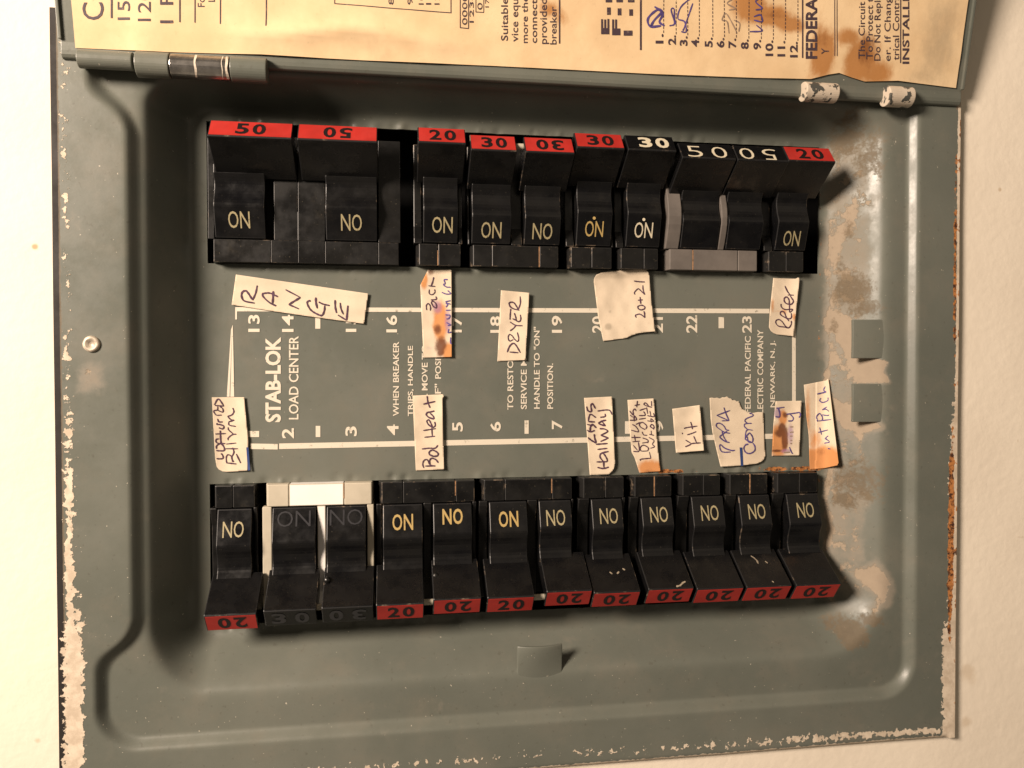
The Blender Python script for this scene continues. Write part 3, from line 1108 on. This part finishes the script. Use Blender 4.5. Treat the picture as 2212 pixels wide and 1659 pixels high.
    if len(poles) == 2 and poles[0].get('tie'):
        tb = MB()
        g0, g1 = poles[0]['hd'][1] - 1.2, poles[1]['hd'][0] + 1.2
        tb.cyl((z_in + row * 54.0, FACE + 13.5), 1.4, g0, g1, 'x', 16)
        tb.build('handle_tie', M['cream'], root, fix=True)
        kb = MB()
        kc = (poles[1]['hd'][0] + 1.6, z_in + row * 43.5)
        n = 16
        w0 = FACE + 1.2 + (43.5 - 38.2) * 1.40
        rg = [(1.5, -1.5), (1.45, .3), (1.0, .8), (.02, 1.0)]
        kb.add([(kc[0] + r * math.cos(2 * math.pi * j / n), kc[1] + r * math.sin(2 * math.pi * j / n), w0 + h_) for r, h_ in rg for j in range(n)],
               [(i * n + j, i * n + (j + 1) % n, (i + 1) * n + (j + 1) % n, (i + 1) * n + j) for i in range(3) for j in range(n)])
        kb.build('tie_pin', M['black2'], root, smooth=True)
    return root


def X(px, y=560):
    return A(px, y, FACE)[0]


def XT(px, y=320):
    return A(px, y, FACE + 20)[0]


ZU, ZL = 48.3, -53.0
BL = 'circuit_breaker'
# upper row
xs = [X(447), X(643), X(868)]
breaker(BL, 1, X(449), X(866), ZU, [
    dict(rk=(X(466), X(575)), hd=(XT(447, 295), XT(630, 295)), txt='50', num=(.32, .68), onx=-.2, onw=4.7, dv=-.3, gap=3.6),
    dict(rk=(X(705), X(815)), hd=(XT(641, 297), XT(815, 297)), txt='50', tipflip=True, num=(.32, .68), onflip=True, onw=4.7, dv=-.3)],
    'widest black two-pole breaker, two red 50 labels, left end of the upper row', seams=(X(585), X(643.5), X(702), X(817)), rail='flush', split=X(644))
breaker(BL, 1, X(893), X(1000), ZU, [dict(rk=(X(914), X(988)), hd=(XT(903), XT(1007)), txt='20', onw=4.8, onx=.9, dv=.6)],
        'black one-pole breaker with red 20 label above the rust-stained sticker, after the empty gap', seams=(X(946),), seam_mat=(X(946),))
breaker(BL, 1, X(1010), X(1211), ZU, [
    dict(rk=(X(1018), X(1102)), hd=(XT(1017, 330), XT(1117, 330)), txt='30', onw=4.8, tie=1, dv=-1.8, onv=(13.6, 20.8)),
    dict(rk=(X(1131), X(1208)), hd=(XT(1135, 330), XT(1242, 330)), txt='30', tipflip=True, onflip=True, onw=4.8, dv=-1.8, onv=(13.6, 20.8))],
    'black two-pole breaker with red 30 labels above the DRYER sticker', seams=(X(1062), X(1165)), seam_mat=(X(1165),))
breaker(BL, 1, X(1222), X(1326), ZU, [dict(rk=(X(1243), X(1318)), hd=(XT(1246), XT(1350)), txt='30', onw=4.5, omat='gold2', dot=1, dv=1.2)],
        'black one-pole breaker with red 30 label and dull orange ON', seams=(X(1277),))
breaker(BL, 1, X(1330), X(1426), ZU, [dict(rk=(X(1350), X(1423)), hd=(XT(1357), XT(1462)), txt='30', red=False, nmat='pale', num=(.25, .88), onw=4.6, dot=1, omat='pale', dv=1.2)],
        'black one-pole breaker with white 30 printed directly on its black handle', seams=(X(1390),))
breaker(BL, 1, X(1436), X(1640), ZU, [
    dict(rk=(X(1468), X(1548)), hd=(XT(1474), XT(1591)), txt='50', red=False, nmat='pale', bold=-.012, wide=1, num=(.12, .86), numt=(.02, .80), on=False, dv=-1.5),
    dict(rk=(X(1566), X(1640.5)), hd=(XT(1594), XT(1705)), txt='50', tipflip=True, red=False, nmat='pale', bold=-.012, wide=1, num=(.08, .80), numt=(.02, .80), on=False, dv=-1.5)],
    'two-pole breaker with grey-brown housing, black handles and white 50 numerals', body='taupe', rail='arch', seams=(X(1497), X(1594)), seam_mat=(X(1497),))
breaker(BL, 1, X(1650), X(1740), ZU, [dict(rk=(X(1672), X(1738)), hd=(XT(1704), XT(1806)), txt='20', onw=4.4, dv=-1.0, onv=(13.2, 20.4))],
        'black one-pole breaker with red 20 label, right end of the upper row above Refer sticker', seams=(X(1697),))
# lower row
YL = 1060


def XL(px):
    return A(px, YL, FACE)[0]


def XB(px, y=1290):
    return A(px, y, FACE + 20)[0]


breaker(BL, -1, XL(452), XL(555), ZL, [dict(rk=(XL(470), XL(544)), hd=(XB(439), XB(553)), txt='20', tipflip=True, onflip=True, onw=4.6, onx=-.3, onv=(16.5, 23.5), dv=2.0)],
        'black one-pole breaker with red 20 label, left end of the lower row', seams=(XL(502),))
breaker(BL, -1, XL(565), XL(808), ZL, [
    dict(rk=(XL(589), XL(682)), hd=(XB(568), XB(682)), txt='30', red=False, nmat='emboss', wide=1, num=(.14, .86), on=True, omat='emboss', onbold=-.01, onw=7.5, onv=(12.6, 19.5), tie=1, dv=1.2),
    dict(rk=(XL(706), XL(790)), hd=(XB(694), XB(806)), txt='30', tipflip=True, red=False, nmat='emboss', wide=1, num=(.14, .86), on=True, onflip=True, omat='emboss', onbold=-.01, onw=7.5, onv=(12.6, 19.5), dv=1.0)],
    'two-pole breaker with cream and white housing, black handles with embossed 30', body='cream', seams=(XL(624), XL(743)), seam_mat=(XL(743),),
    mid=[0, 1, 0], rail_mats=[0, 1, 0], rail='flush')
breaker(BL, -1, XL(812), XL(1030), ZL, [
    dict(rk=(XL(827), XL(912)), hd=(XB(812), XB(916)), txt='20', onw=4.8, omat='gold2', onbold=.01, tie=1, dv=.8),
    dict(rk=(XL(935), XL(1018)), hd=(XB(936), XB(1040)), txt='20', tipflip=True, onflip=True, onw=4.8, omat='gold2', onbold=.02, dv=-.5, onv=(13.6, 20.6))],
    'black two-pole breaker with red 20 labels and yellow ON, below the Bd Heat sticker', seams=(XL(870), XL(984)), seam_mat=(XL(984),))
breaker(BL, -1, XL(1034), XL(1240), ZL, [
    dict(rk=(XL(1056), XL(1137)), hd=(XB(1053), XB(1155)), txt='20', onw=4.7, omat='gold2', onbold=.015, tie=1, dv=-.2),
    dict(rk=(XL(1163), XL(1232)), hd=(XB(1181), XB(1280)), txt='20', tipflip=True, onflip=True, onw=4.6, dv=-1.8)],
    'black two-pole breaker with red 20 labels between Bd Heat and Hallway stickers', seams=(XL(1090), XL(1192)), seam_mat=(XL(1192),))
SC = {1249: [[(.45, .5), (.5, .55)], [(.6, .55), (.66, .5)], [(.75, .42), (.8, .46)]], 1360: [[(.7, .97), (.78, .9), (.86, .86)], [(.62, .98), (.7, .96)]],
      1566: [[(.40, .18), (.46, .26), (.50, .36)], [(.47, .34), (.49, .40)], [(.66, .35), (.70, .40)], [(.6, .9), (.63, .93)]]}
for x0, x1, r0_, r1_, h0, h1, dv, lab, cop in (
        (1249, 1352, 1276, 1342, 1283, 1384, -.3, 'black one-pole breaker with red 20 label, directly below the Hallway sticker', 0),
        (1360, 1455, 1383, 1450, 1401, 1499, -.8, 'black one-pole breaker with scratched red 20 label, below the Kit lites and Washer sticker', 1),
        (1464, 1560, 1492, 1560, 1506, 1607, .1, 'black one-pole breaker with red 20 label, below the small Kit sticker', 0),
        (1566, 1662, 1594, 1660, 1613, 1711, .2, 'black one-pole breaker with red 20 label and pale scratch, below the torn sticker', 1),
        (1669, 1770, 1697, 1766, 1720, 1817, .4, 'black one-pole breaker with red 20 label, right end of the lower row', 0)):
    scr = SC.get(x0)
    sx = XL((x0 + x1) / 2 + 6)
    breaker(BL, -1, XL(x0), XL(x1), ZL, [dict(rk=(XL(r0_), XL(r1_)), hd=(XB(h0), XB(h1)), txt='20', tipflip=True, onflip=True, onw=4.5, onx=.6, dv=dv, scratch=scr)], lab,
            seams=(sx,), seam_mat=(sx,) if cop else ())

# ------------------------------------------------------------------ handwritten stickers
def sticker(label, org, k, outline, strokes, wid, blobs=(), lift=1.0, ink='ink', extra=None, extra_mat='blue', ink2=None, strokes2=(), mode='R', step=7.0):
    Z = zoom(*org, k)
    ox = [p[0] for p in outline]
    oy = [p[1] for p in outline]
    ax, bx, ay, by = min(ox), max(ox), min(oy), max(oy)

    def hgt(zx, zy):
        u, v = (zx - ax) / (bx - ax), (zy - ay) / (by - ay)
        h = .45
        if 'R' in mode:
            h += lift * max(0, u - .35) ** 2 / .42
        if 'T' in mode:
            h += lift * 1.0 * max(0, .35 - v) ** 2 / .12
        if 'B' in mode:
            h += lift * 1.0 * max(0, v - .7) ** 2 / .09
        if 'L' in mode:
            h += lift * max(0, .3 - u) ** 2 / .09
        h += .11 * math.sin(u * 7 + v * 4) + .08 * math.sin(v * 17 + u * 3) + (.10 * abs(math.sin(u * 9 + v * 5 + 1)) ** 3 + .09 * math.sin(u * 26 - v * 13) * math.sin(v * 9) if 'W' in mode else .03 * math.sin(u * 19 - v * 23))
        x, z = A(*Z(zx, zy), 1.0)
        return h + .25 + (max(0.0, float(relief(np.array([x]), np.array([z]))[0])) if x > 216 else 0.0)

    def P(zx, zy, up=0.0):
        h = hgt(zx, zy)
        x, z = A(*Z(zx, zy), h)
        return x, z, h + up
    st = step * k / 2.0
    pv, pf = fill(outline, st)
    loc = P((ax + bx) / 2, by)
    o = mk('paper_sticker', [P(*p) for p in pv], pf, M['sticker'], None, smooth=True, loc=loc)
    set_attr(o, 'stain', stains(pv, blobs) if blobs else np.zeros((len(pv), 4)))
    sm = o.modifiers.new('thickness', 'SOLIDIFY')
    sm.thickness = .00022
    sm.offset = 0
    tag(o, label, 'sticker', 'handwritten paper stickers on the panel')
    mb = MB()
    mats = [M[ink]]
    for s in strokes:
        add_stroke(mb, s, wid * (.85 + .3 * random.random()), lambda a, b: P(a, b, .33))
    if strokes2:
        mats.append(M[ink2])
        for s in strokes2:
            add_stroke(mb, s, wid, lambda a, b: P(a, b, .34), 1)
    mb.build('handwriting', mats, o)
    if extra:
        mb = MB()
        n = 10
        (a, b), (c, d) = extra[:2], extra[2:]
        v = []
        for j in range(n + 1):
            t = j / n
            for p, q in ((a, d), (b, c)):
                v.append(P(p[0] + (q[0] - p[0]) * t, p[1] + (q[1] - p[1]) * t, .30))
        mb.add(v, [(2 * j, 2 * j + 1, 2 * j + 3, 2 * j + 2) for j in range(n)])
        mb.build('blue_stripe', M[extra_mat], o)
    return o


sticker('slanted cream paper sticker handwritten RANGE below the widest breaker', (540, 660), 5.821,
        [(210, 60), (2090, 330), (2030, 760), (1250, 655), (700, 575), (150, 490)],
        [[(475, 465), (330, 435), (290, 370), (300, 310), (345, 290), (380, 320), (445, 420)], [(445, 425), (490, 320), (512, 215)],
         [(780, 505), (690, 460), (610, 390), (585, 340), (620, 325), (700, 325), (805, 375)], [(740, 295), (735, 400), (728, 475)],
         [(1105, 548), (1030, 515)], [(1030, 515), (960, 485)], [(960, 485), (1125, 385)], [(1125, 385), (915, 275)],
         [(1270, 432), (1230, 440), (1225, 480), (1270, 560), (1350, 615), (1430, 640), (1465, 570), (1470, 500)], [(1345, 385), (1345, 450), (1365, 540)],
         [(1385, 450), (1450, 480), (1540, 500)], [(1660, 635), (1780, 710)], [(1780, 710), (1800, 500)], [(1690, 460), (1700, 540), (1735, 625)], [(1618, 420), (1620, 520), (1638, 605)]],
        24, lift=.5)
sticker('rust-stained paper sticker with blurred violet writing, clipped top left corner', (1000, 650), 6.915,
        [(310, 62), (705, 62), (712, 800), (712, 1530), (235, 1545), (205, 900), (180, 320)],
        [[(405, 185), (385, 270), (360, 330)], [(330, 390), (330, 460), (380, 480), (425, 440), (420, 390)], [(355, 570), (450, 555), (440, 510)],
         [(360, 610), (400, 680), (450, 700), (440, 630), (390, 590), (360, 610)], [(285, 740), (280, 660), (320, 630), (350, 690), (345, 750)], [(315, 330), (430, 340)]],
        20, [(520, 950, 90, 260, 0, 1.1), (470, 1070, 60, 90, 1, .7), (530, 1330, 90, 120, 1, .9), (660, 1440, 80, 110, 0, 1.2), (240, 230, 45, 120, 0, 1.1), (360, 90, 60, 60, 1, .7),
             (470, 690, 60, 90, 2, 1.0), (650, 930, 50, 160, 2, .9), (340, 1380, 70, 40, 2, .5), (530, 1450, 60, 60, 1, .8)],
        lift=1.0, ink2='bluepen', strokes2=[[(640, 225), (580, 230), (600, 290), (570, 310), (620, 350), (690, 355)], [(540, 440), (620, 470), (690, 460), (640, 410)], [(600, 600), (690, 580)],
                                           [(610, 690), (640, 650), (610, 620), (690, 640)], [(610, 745), (690, 740)], [(600, 820), (680, 830), (660, 880), (620, 890)],
                                           [(620, 950), (690, 990), (640, 1000)], [(660, 1060), (650, 1120), (708, 1110)], [(690, 1200), (690, 1290), (708, 1310)]])
sticker('upright cream paper sticker handwritten DRYER in block capitals', (1200, 700), 8.727,
        [(200, 75), (805, 130), (765, 850), (720, 1560), (125, 1590), (165, 800)],
        [[(330, 1395), (380, 1270), (455, 1205), (520, 1250), (610, 1405)], [(380, 1390), (565, 1405)],
         [(460, 1125), (380, 1155), (350, 1080), (380, 1015), (440, 1050), (480, 1110), (550, 1165), (575, 1100), (545, 970)],
         [(390, 750), (510, 820), (655, 830)], [(510, 825), (470, 880), (390, 940)], [(405, 470), (395, 580), (388, 700)],
         [(480, 560), (510, 640), (530, 725), (590, 740), (620, 690), (610, 595)], [(445, 680), (530, 720)],
         [(590, 500), (480, 475), (400, 430), (370, 360), (400, 330), (470, 340), (530, 420), (565, 490)], [(565, 490), (610, 350), (605, 205)]],
        27, [(230, 1100, 60, 200, 0, .25)], lift=1.3)
sticker('large wrinkled paper sticker handwritten 20+21 with rounded top corners', (1440, 650), 8.733,
        [(95, 250), (140, 180), (250, 135), (700, 85), (1140, 55), (1210, 85), (1255, 140), (1270, 220), (1310, 740), (1390, 1385), (1040, 1425), (880, 1480), (780, 1530), (285, 1598), (180, 1100), (85, 330)],
        [[(935, 315), (1050, 330), (1165, 335)], [(955, 605), (945, 560), (985, 510), (1030, 480), (1090, 530), (1165, 605)], [(1165, 605), (1130, 500), (1125, 405)],
         [(1065, 655), (1080, 800)], [(1020, 725), (1125, 715)], [(1070, 830), (1020, 860), (1030, 905), (1090, 930), (1160, 905), (1165, 865), (1120, 835), (1070, 830)],
         [(985, 1095), (965, 1050), (1000, 1030), (1060, 1020), (1130, 1060), (1165, 1095)], [(1165, 1095), (1160, 1000), (1145, 960)]],
        26, [(420, 200, 420, 70, 3, .8), (390, 1290, 60, 60, 3, 1.2), (425, 970, 18, 18, 3, 1.2), (600, 600, 250, 350, 3, .35), (900, 300, 60, 200, 3, .35)], lift=1.6, mode='RTW')
sticker('cream paper sticker handwritten Refer at the right end of the upper labels', (1860, 670), 10.37,
        [(290, 90), (860, 110), (905, 80), (945, 85), (950, 160), (880, 800), (800, 1575), (760, 1560), (380, 1520), (290, 1485), (225, 1430), (180, 1340), (200, 960)],
        [[(735, 1170), (735, 1260), (670, 1350), (560, 1330), (420, 1310), (350, 1240), (350, 1170), (420, 1140), (500, 1190), (580, 1300), (640, 1345)],
         [(680, 1180), (610, 1110), (490, 1040), (455, 980), (490, 935), (560, 960), (590, 1040), (630, 1110), (700, 1120), (740, 1080), (735, 980)],
         [(480, 745), (475, 800), (520, 860), (600, 890), (700, 880), (770, 890), (700, 960), (690, 870), (690, 760)],
         [(690, 760), (600, 730), (555, 660), (570, 590), (630, 575), (680, 650), (690, 750), (750, 745), (790, 680), (760, 620), (710, 545)],
         [(645, 520), (800, 525)], [(710, 520), (640, 430), (575, 290)]],
        31, [(270, 780, 40, 180, 0, .6), (820, 1080, 40, 90, 0, .7), (560, 940, 70, 60, 0, .6), (400, 930, 120, 30, 0, .4)], lift=1.5)
sticker('cream paper sticker handwritten Bthrm at the left end, blue stripe at its side', (500, 950), 7.543,
        [(130, 150), (725, 150), (800, 950), (800, 1050), (785, 1500), (400, 1525), (330, 1515), (260, 1480), (220, 1430), (190, 1270)],
        [[(215, 1280), (330, 1275), (330, 1220), (300, 1180)], [(210, 1130), (350, 1130), (350, 1060), (290, 1000), (220, 1040), (215, 1100)], [(375, 1000), (230, 990), (205, 930), (260, 910)],
         [(285, 760), (290, 900), (300, 1000)], [(190, 825), (385, 815)], [(260, 710), (330, 730), (350, 680), (280, 650), (230, 650), (225, 620)], [(330, 600), (260, 600), (235, 545)],
         [(310, 475), (210, 475), (165, 400), (230, 380), (240, 320)], [(240, 390), (330, 420), (330, 360), (280, 320)], [(175, 290), (250, 180), (345, 300)], [(190, 300), (350, 310)],
         [(395, 1355), (580, 1375)], [(400, 1350), (395, 1250), (430, 1205), (490, 1240), (510, 1340)], [(510, 1075), (535, 1160), (495, 1260), (530, 1340)], [(580, 1190), (660, 1360)],
         [(385, 1095), (610, 1095)], [(395, 1010), (575, 990)], [(430, 940), (430, 900), (500, 840), (580, 825)], [(430, 700), (440, 750), (520, 820)], [(440, 600), (450, 660), (570, 685)],
         [(440, 600), (540, 570)], [(420, 500), (480, 560), (540, 570)], [(420, 500), (500, 470), (535, 410), (515, 345)]],
        24, lift=.6, extra=[(765, 1070), (805, 1070), (838, 1490), (795, 1500)])
sticker('cream paper sticker handwritten Bd Heat with a bent upper right corner', (990, 950), 7.542,
        [(130, 120), (690, 95), (705, 130), (680, 180), (690, 800), (710, 1475), (190, 1500), (160, 800)],
        [[(335, 1450), (315, 1380), (340, 1310), (400, 1300), (450, 1390), (540, 1415)], [(360, 1415), (545, 1410)], [(450, 1380), (440, 1320), (480, 1270), (560, 1300), (600, 1355)],
         [(520, 1240), (440, 1200), (440, 1150), (500, 1120), (590, 1170), (590, 1220), (520, 1240)], [(300, 1100), (430, 1085), (540, 1085), (595, 1030)], [(345, 885), (540, 865)],
         [(325, 760), (555, 725)], [(490, 860), (480, 700)], [(480, 700), (420, 650), (390, 590), (430, 565), (470, 640), (500, 700), (545, 670), (535, 600)],
         [(520, 550), (430, 520), (380, 470), (400, 430), (450, 420), (530, 400)], [(450, 440), (510, 500), (525, 550)], [(325, 275), (545, 225)], [(395, 125), (410, 240), (450, 345)]],
        25, lift=1.0)
sticker('cream paper sticker handwritten Hallway with one rounded lower corner', (1410, 950), 7.21,
        [(115, 155), (605, 130), (640, 900), (660, 1290), (650, 1370), (615, 1440), (550, 1500), (215, 1510), (175, 930)],
        [[(180, 850), (240, 900), (320, 940), (300, 870), (290, 790)], [(165, 720), (220, 750), (300, 725)], [(215, 740), (225, 660), (260, 620), (325, 680)], [(165, 620), (260, 640)],
         [(185, 570), (300, 575)], [(185, 560), (200, 480), (230, 440), (320, 500)], [(155, 305), (180, 380), (240, 390), (230, 290), (260, 255), (310, 340)],
         [(345, 1375), (450, 1395), (545, 1370)], [(330, 1280), (520, 1275)], [(460, 1380), (455, 1280)], [(455, 1280), (395, 1200), (400, 1140), (450, 1130), (510, 1220), (520, 1270)],
         [(420, 1120), (540, 1095)], [(345, 1060), (520, 1040)], [(320, 970), (525, 955)], [(400, 920), (540, 860)], [(540, 860), (405, 810)], [(405, 810), (525, 745), (470, 700), (385, 695)],
         [(490, 640), (430, 630), (370, 600), (430, 560), (500, 545)], [(430, 570), (490, 650)], [(395, 495), (480, 480), (480, 430)], [(345, 385), (500, 365), (570, 380), (603, 450)]],
        26, lift=1.3)
sticker('narrow sticker crowded with three handwritten lines, brown stained slanted foot', (1520, 960), 7.9,
        [(95, 130), (600, 100), (640, 600), (680, 1080), (730, 1505), (520, 1520), (325, 1535), (230, 1240), (175, 1140), (125, 600)],
        [[(200, 1120), (310, 1110), (300, 940)], [(200, 1000), (280, 1100)], [(185, 935), (325, 920)], [(165, 850), (340, 850)], [(220, 800), (240, 920)], [(160, 710), (300, 740), (250, 640), (180, 600)],
         [(250, 600), (330, 560)], [(130, 520), (260, 510), (220, 430), (215, 540)], [(140, 420), (190, 460)], [(130, 340), (200, 420), (195, 340), (230, 300), (255, 340)], [(225, 235), (325, 215)], [(280, 145), (265, 270)],
         [(340, 1300), (350, 1270), (540, 1250)], [(540, 1250), (510, 1130)], [(480, 1110), (350, 1110), (340, 1040), (400, 1000), (490, 1050), (480, 1110)], [(370, 960), (490, 940)],
         [(380, 860), (480, 900), (480, 960)], [(370, 740), (400, 800), (470, 810)], [(430, 700), (340, 650), (320, 590), (380, 560), (460, 630), (440, 690)], [(310, 500), (440, 480)],
         [(310, 430), (430, 420), (400, 350)], [(320, 330), (440, 290)], [(530, 1060), (610, 1030), (570, 980), (600, 910), (500, 850)], [(510, 790), (600, 810)], [(545, 720), (550, 800)],
         [(600, 690), (530, 640), (560, 600), (600, 640), (590, 700)], [(470, 530), (590, 540), (540, 490), (545, 560)], [(470, 430), (600, 450), (590, 380)], [(520, 340), (540, 440)],
         [(480, 400), (455, 270)], [(560, 270), (450, 240), (405, 210), (440, 185), (500, 250)], [(550, 150), (555, 250)]],
        19, [(560, 1450, 200, 130, 0, 1.1), (560, 1500, 150, 60, 1, .5)], lift=1.0)
sticker('smallest cream paper sticker, handwritten Kit', (1630, 980), 11.85,
        [(135, 215), (930, 105), (990, 800), (1050, 1420), (240, 1485)],
        [[(500, 1310), (620, 1260), (700, 1215), (950, 1195)], [(510, 1115), (650, 1200)], [(745, 1000), (820, 1180)], [(555, 965), (700, 920), (820, 870)], [(415, 900), (420, 945)],
         [(470, 790), (520, 760), (850, 710)], [(655, 590), (690, 700), (710, 800)]], 33, lift=1.6, mode='RB')
sticker('torn-edged wide paper sticker handwritten PAPA Com with short blue stripe', (1720, 950), 8.294,
        [(105, 180), (150, 172), (200, 182), (250, 172), (310, 192), (360, 165), (410, 168), (450, 148), (500, 185), (530, 190), (560, 225), (610, 222), (650, 250), (690, 240), (715, 300), (730, 340), (760, 400), (800, 425), (840, 440), (870, 475), (920, 470),
         (960, 485), (1080, 465), (1190, 470), (1200, 800), (1230, 1350), (1205, 1420), (1160, 1465), (1050, 1510), (700, 1550), (325, 1570), (260, 1300), (160, 870), (125, 600)],
        [[(610, 1235), (540, 1240), (400, 1190), (320, 1120), (300, 1160), (330, 1250), (400, 1275), (520, 1270)], [(500, 1080), (400, 1050), (305, 970), (350, 920), (450, 850)], [(345, 850), (380, 960), (440, 1060)],
         [(345, 840), (240, 760), (240, 700), (310, 690), (390, 750), (430, 820), (490, 830)], [(345, 845), (430, 880), (510, 890)], [(340, 640), (490, 635)], [(490, 635), (430, 500), (385, 370)],
         [(490, 635), (240, 530)], [(240, 530), (510, 430)], [(880, 1110), (820, 1130), (790, 1200), (830, 1280), (920, 1300), (1010, 1240), (1010, 1150), (970, 1090)],
         [(960, 1080), (820, 1010), (860, 930), (910, 890), (970, 980), (960, 1070), (880, 1060), (860, 960)], [(970, 830), (870, 820), (830, 870), (820, 1000)], [(870, 820), (800, 750), (820, 700), (950, 690)],
         [(860, 690), (810, 640), (850, 590), (970, 540), (960, 500), (900, 485)]],
        23, [(400, 1420, 150, 100, 3, .35)], lift=1.0, ink='bluepen', extra=[(705, 1180), (760, 1180), (780, 1552), (730, 1555)], mode='LB')
sticker('small sticker with dark brown burn-like stain and faded violet letters', (1870, 960), 9.755,
        [(230, 190), (845, 180), (820, 800), (795, 1480), (140, 1495), (180, 720)],
        [[(215, 555), (320, 550), (290, 370), (240, 350)], [(240, 360), (430, 330)], [(560, 490), (640, 580), (620, 650), (520, 660)], [(480, 500), (700, 470), (790, 460), (810, 520), (780, 580)],
         [(550, 1280), (600, 1400), (630, 1440)]],
        27, [(300, 1150, 150, 260, 0, 1.3), (450, 1080, 60, 220, 1, 1.2), (380, 850, 60, 110, 1, 1.2), (330, 960, 120, 90, 1, .8), (400, 600, 70, 150, 0, 1.0), (460, 520, 60, 60, 1, .8), (250, 1370, 110, 30, 1, .9),
             (270, 480, 60, 90, 2, 1.2), (480, 1380, 90, 40, 2, 1.2), (580, 1000, 60, 230, 2, .9)], lift=1.2, ink='bluepen',
        ink2='pencil', strokes2=[[(560, 800), (640, 795)], [(560, 930), (650, 920)], [(560, 1020), (620, 1015)], [(570, 1120), (610, 1120)], [(570, 1190), (610, 1200)], [(420, 1410), (560, 1400)]])
sticker('orange-stained paper sticker handwritten Int Porch, rightmost of the lower labels', (1940, 910), 6.633,
        [(150, 195), (510, 125), (545, 95), (560, 200), (630, 800), (710, 1460), (690, 1500), (480, 1545), (245, 1565), (230, 1020), (190, 700)],
        [[(530, 1225), (605, 1240)], [(470, 1140), (560, 1120), (500, 1060), (540, 1020)], [(480, 1060), (560, 1110)], [(375, 965), (535, 925)], [(400, 885), (430, 1000)],
         [(375, 780), (600, 755)], [(365, 790), (350, 710), (400, 660), (445, 720), (440, 770)], [(440, 680), (540, 690), (560, 640), (500, 590), (440, 600)], [(440, 600), (520, 550)],
         [(420, 410), (400, 450), (450, 480), (530, 450), (535, 400)], [(355, 345), (510, 310)], [(500, 310), (465, 280), (490, 220)]],
        19, [(450, 1420, 260, 170, 0, 1.3), (320, 1130, 90, 180, 0, .7), (210, 600, 40, 350, 0, .55), (420, 1280, 120, 80, 1, .55), (560, 1500, 150, 60, 0, 1.2)], lift=1.3, ink='bluepen', step=4.0)

bpy.data.scenes.remove(TXT)
for o in bpy.data.objects:
    if '_off' in o:
        del o['_off']
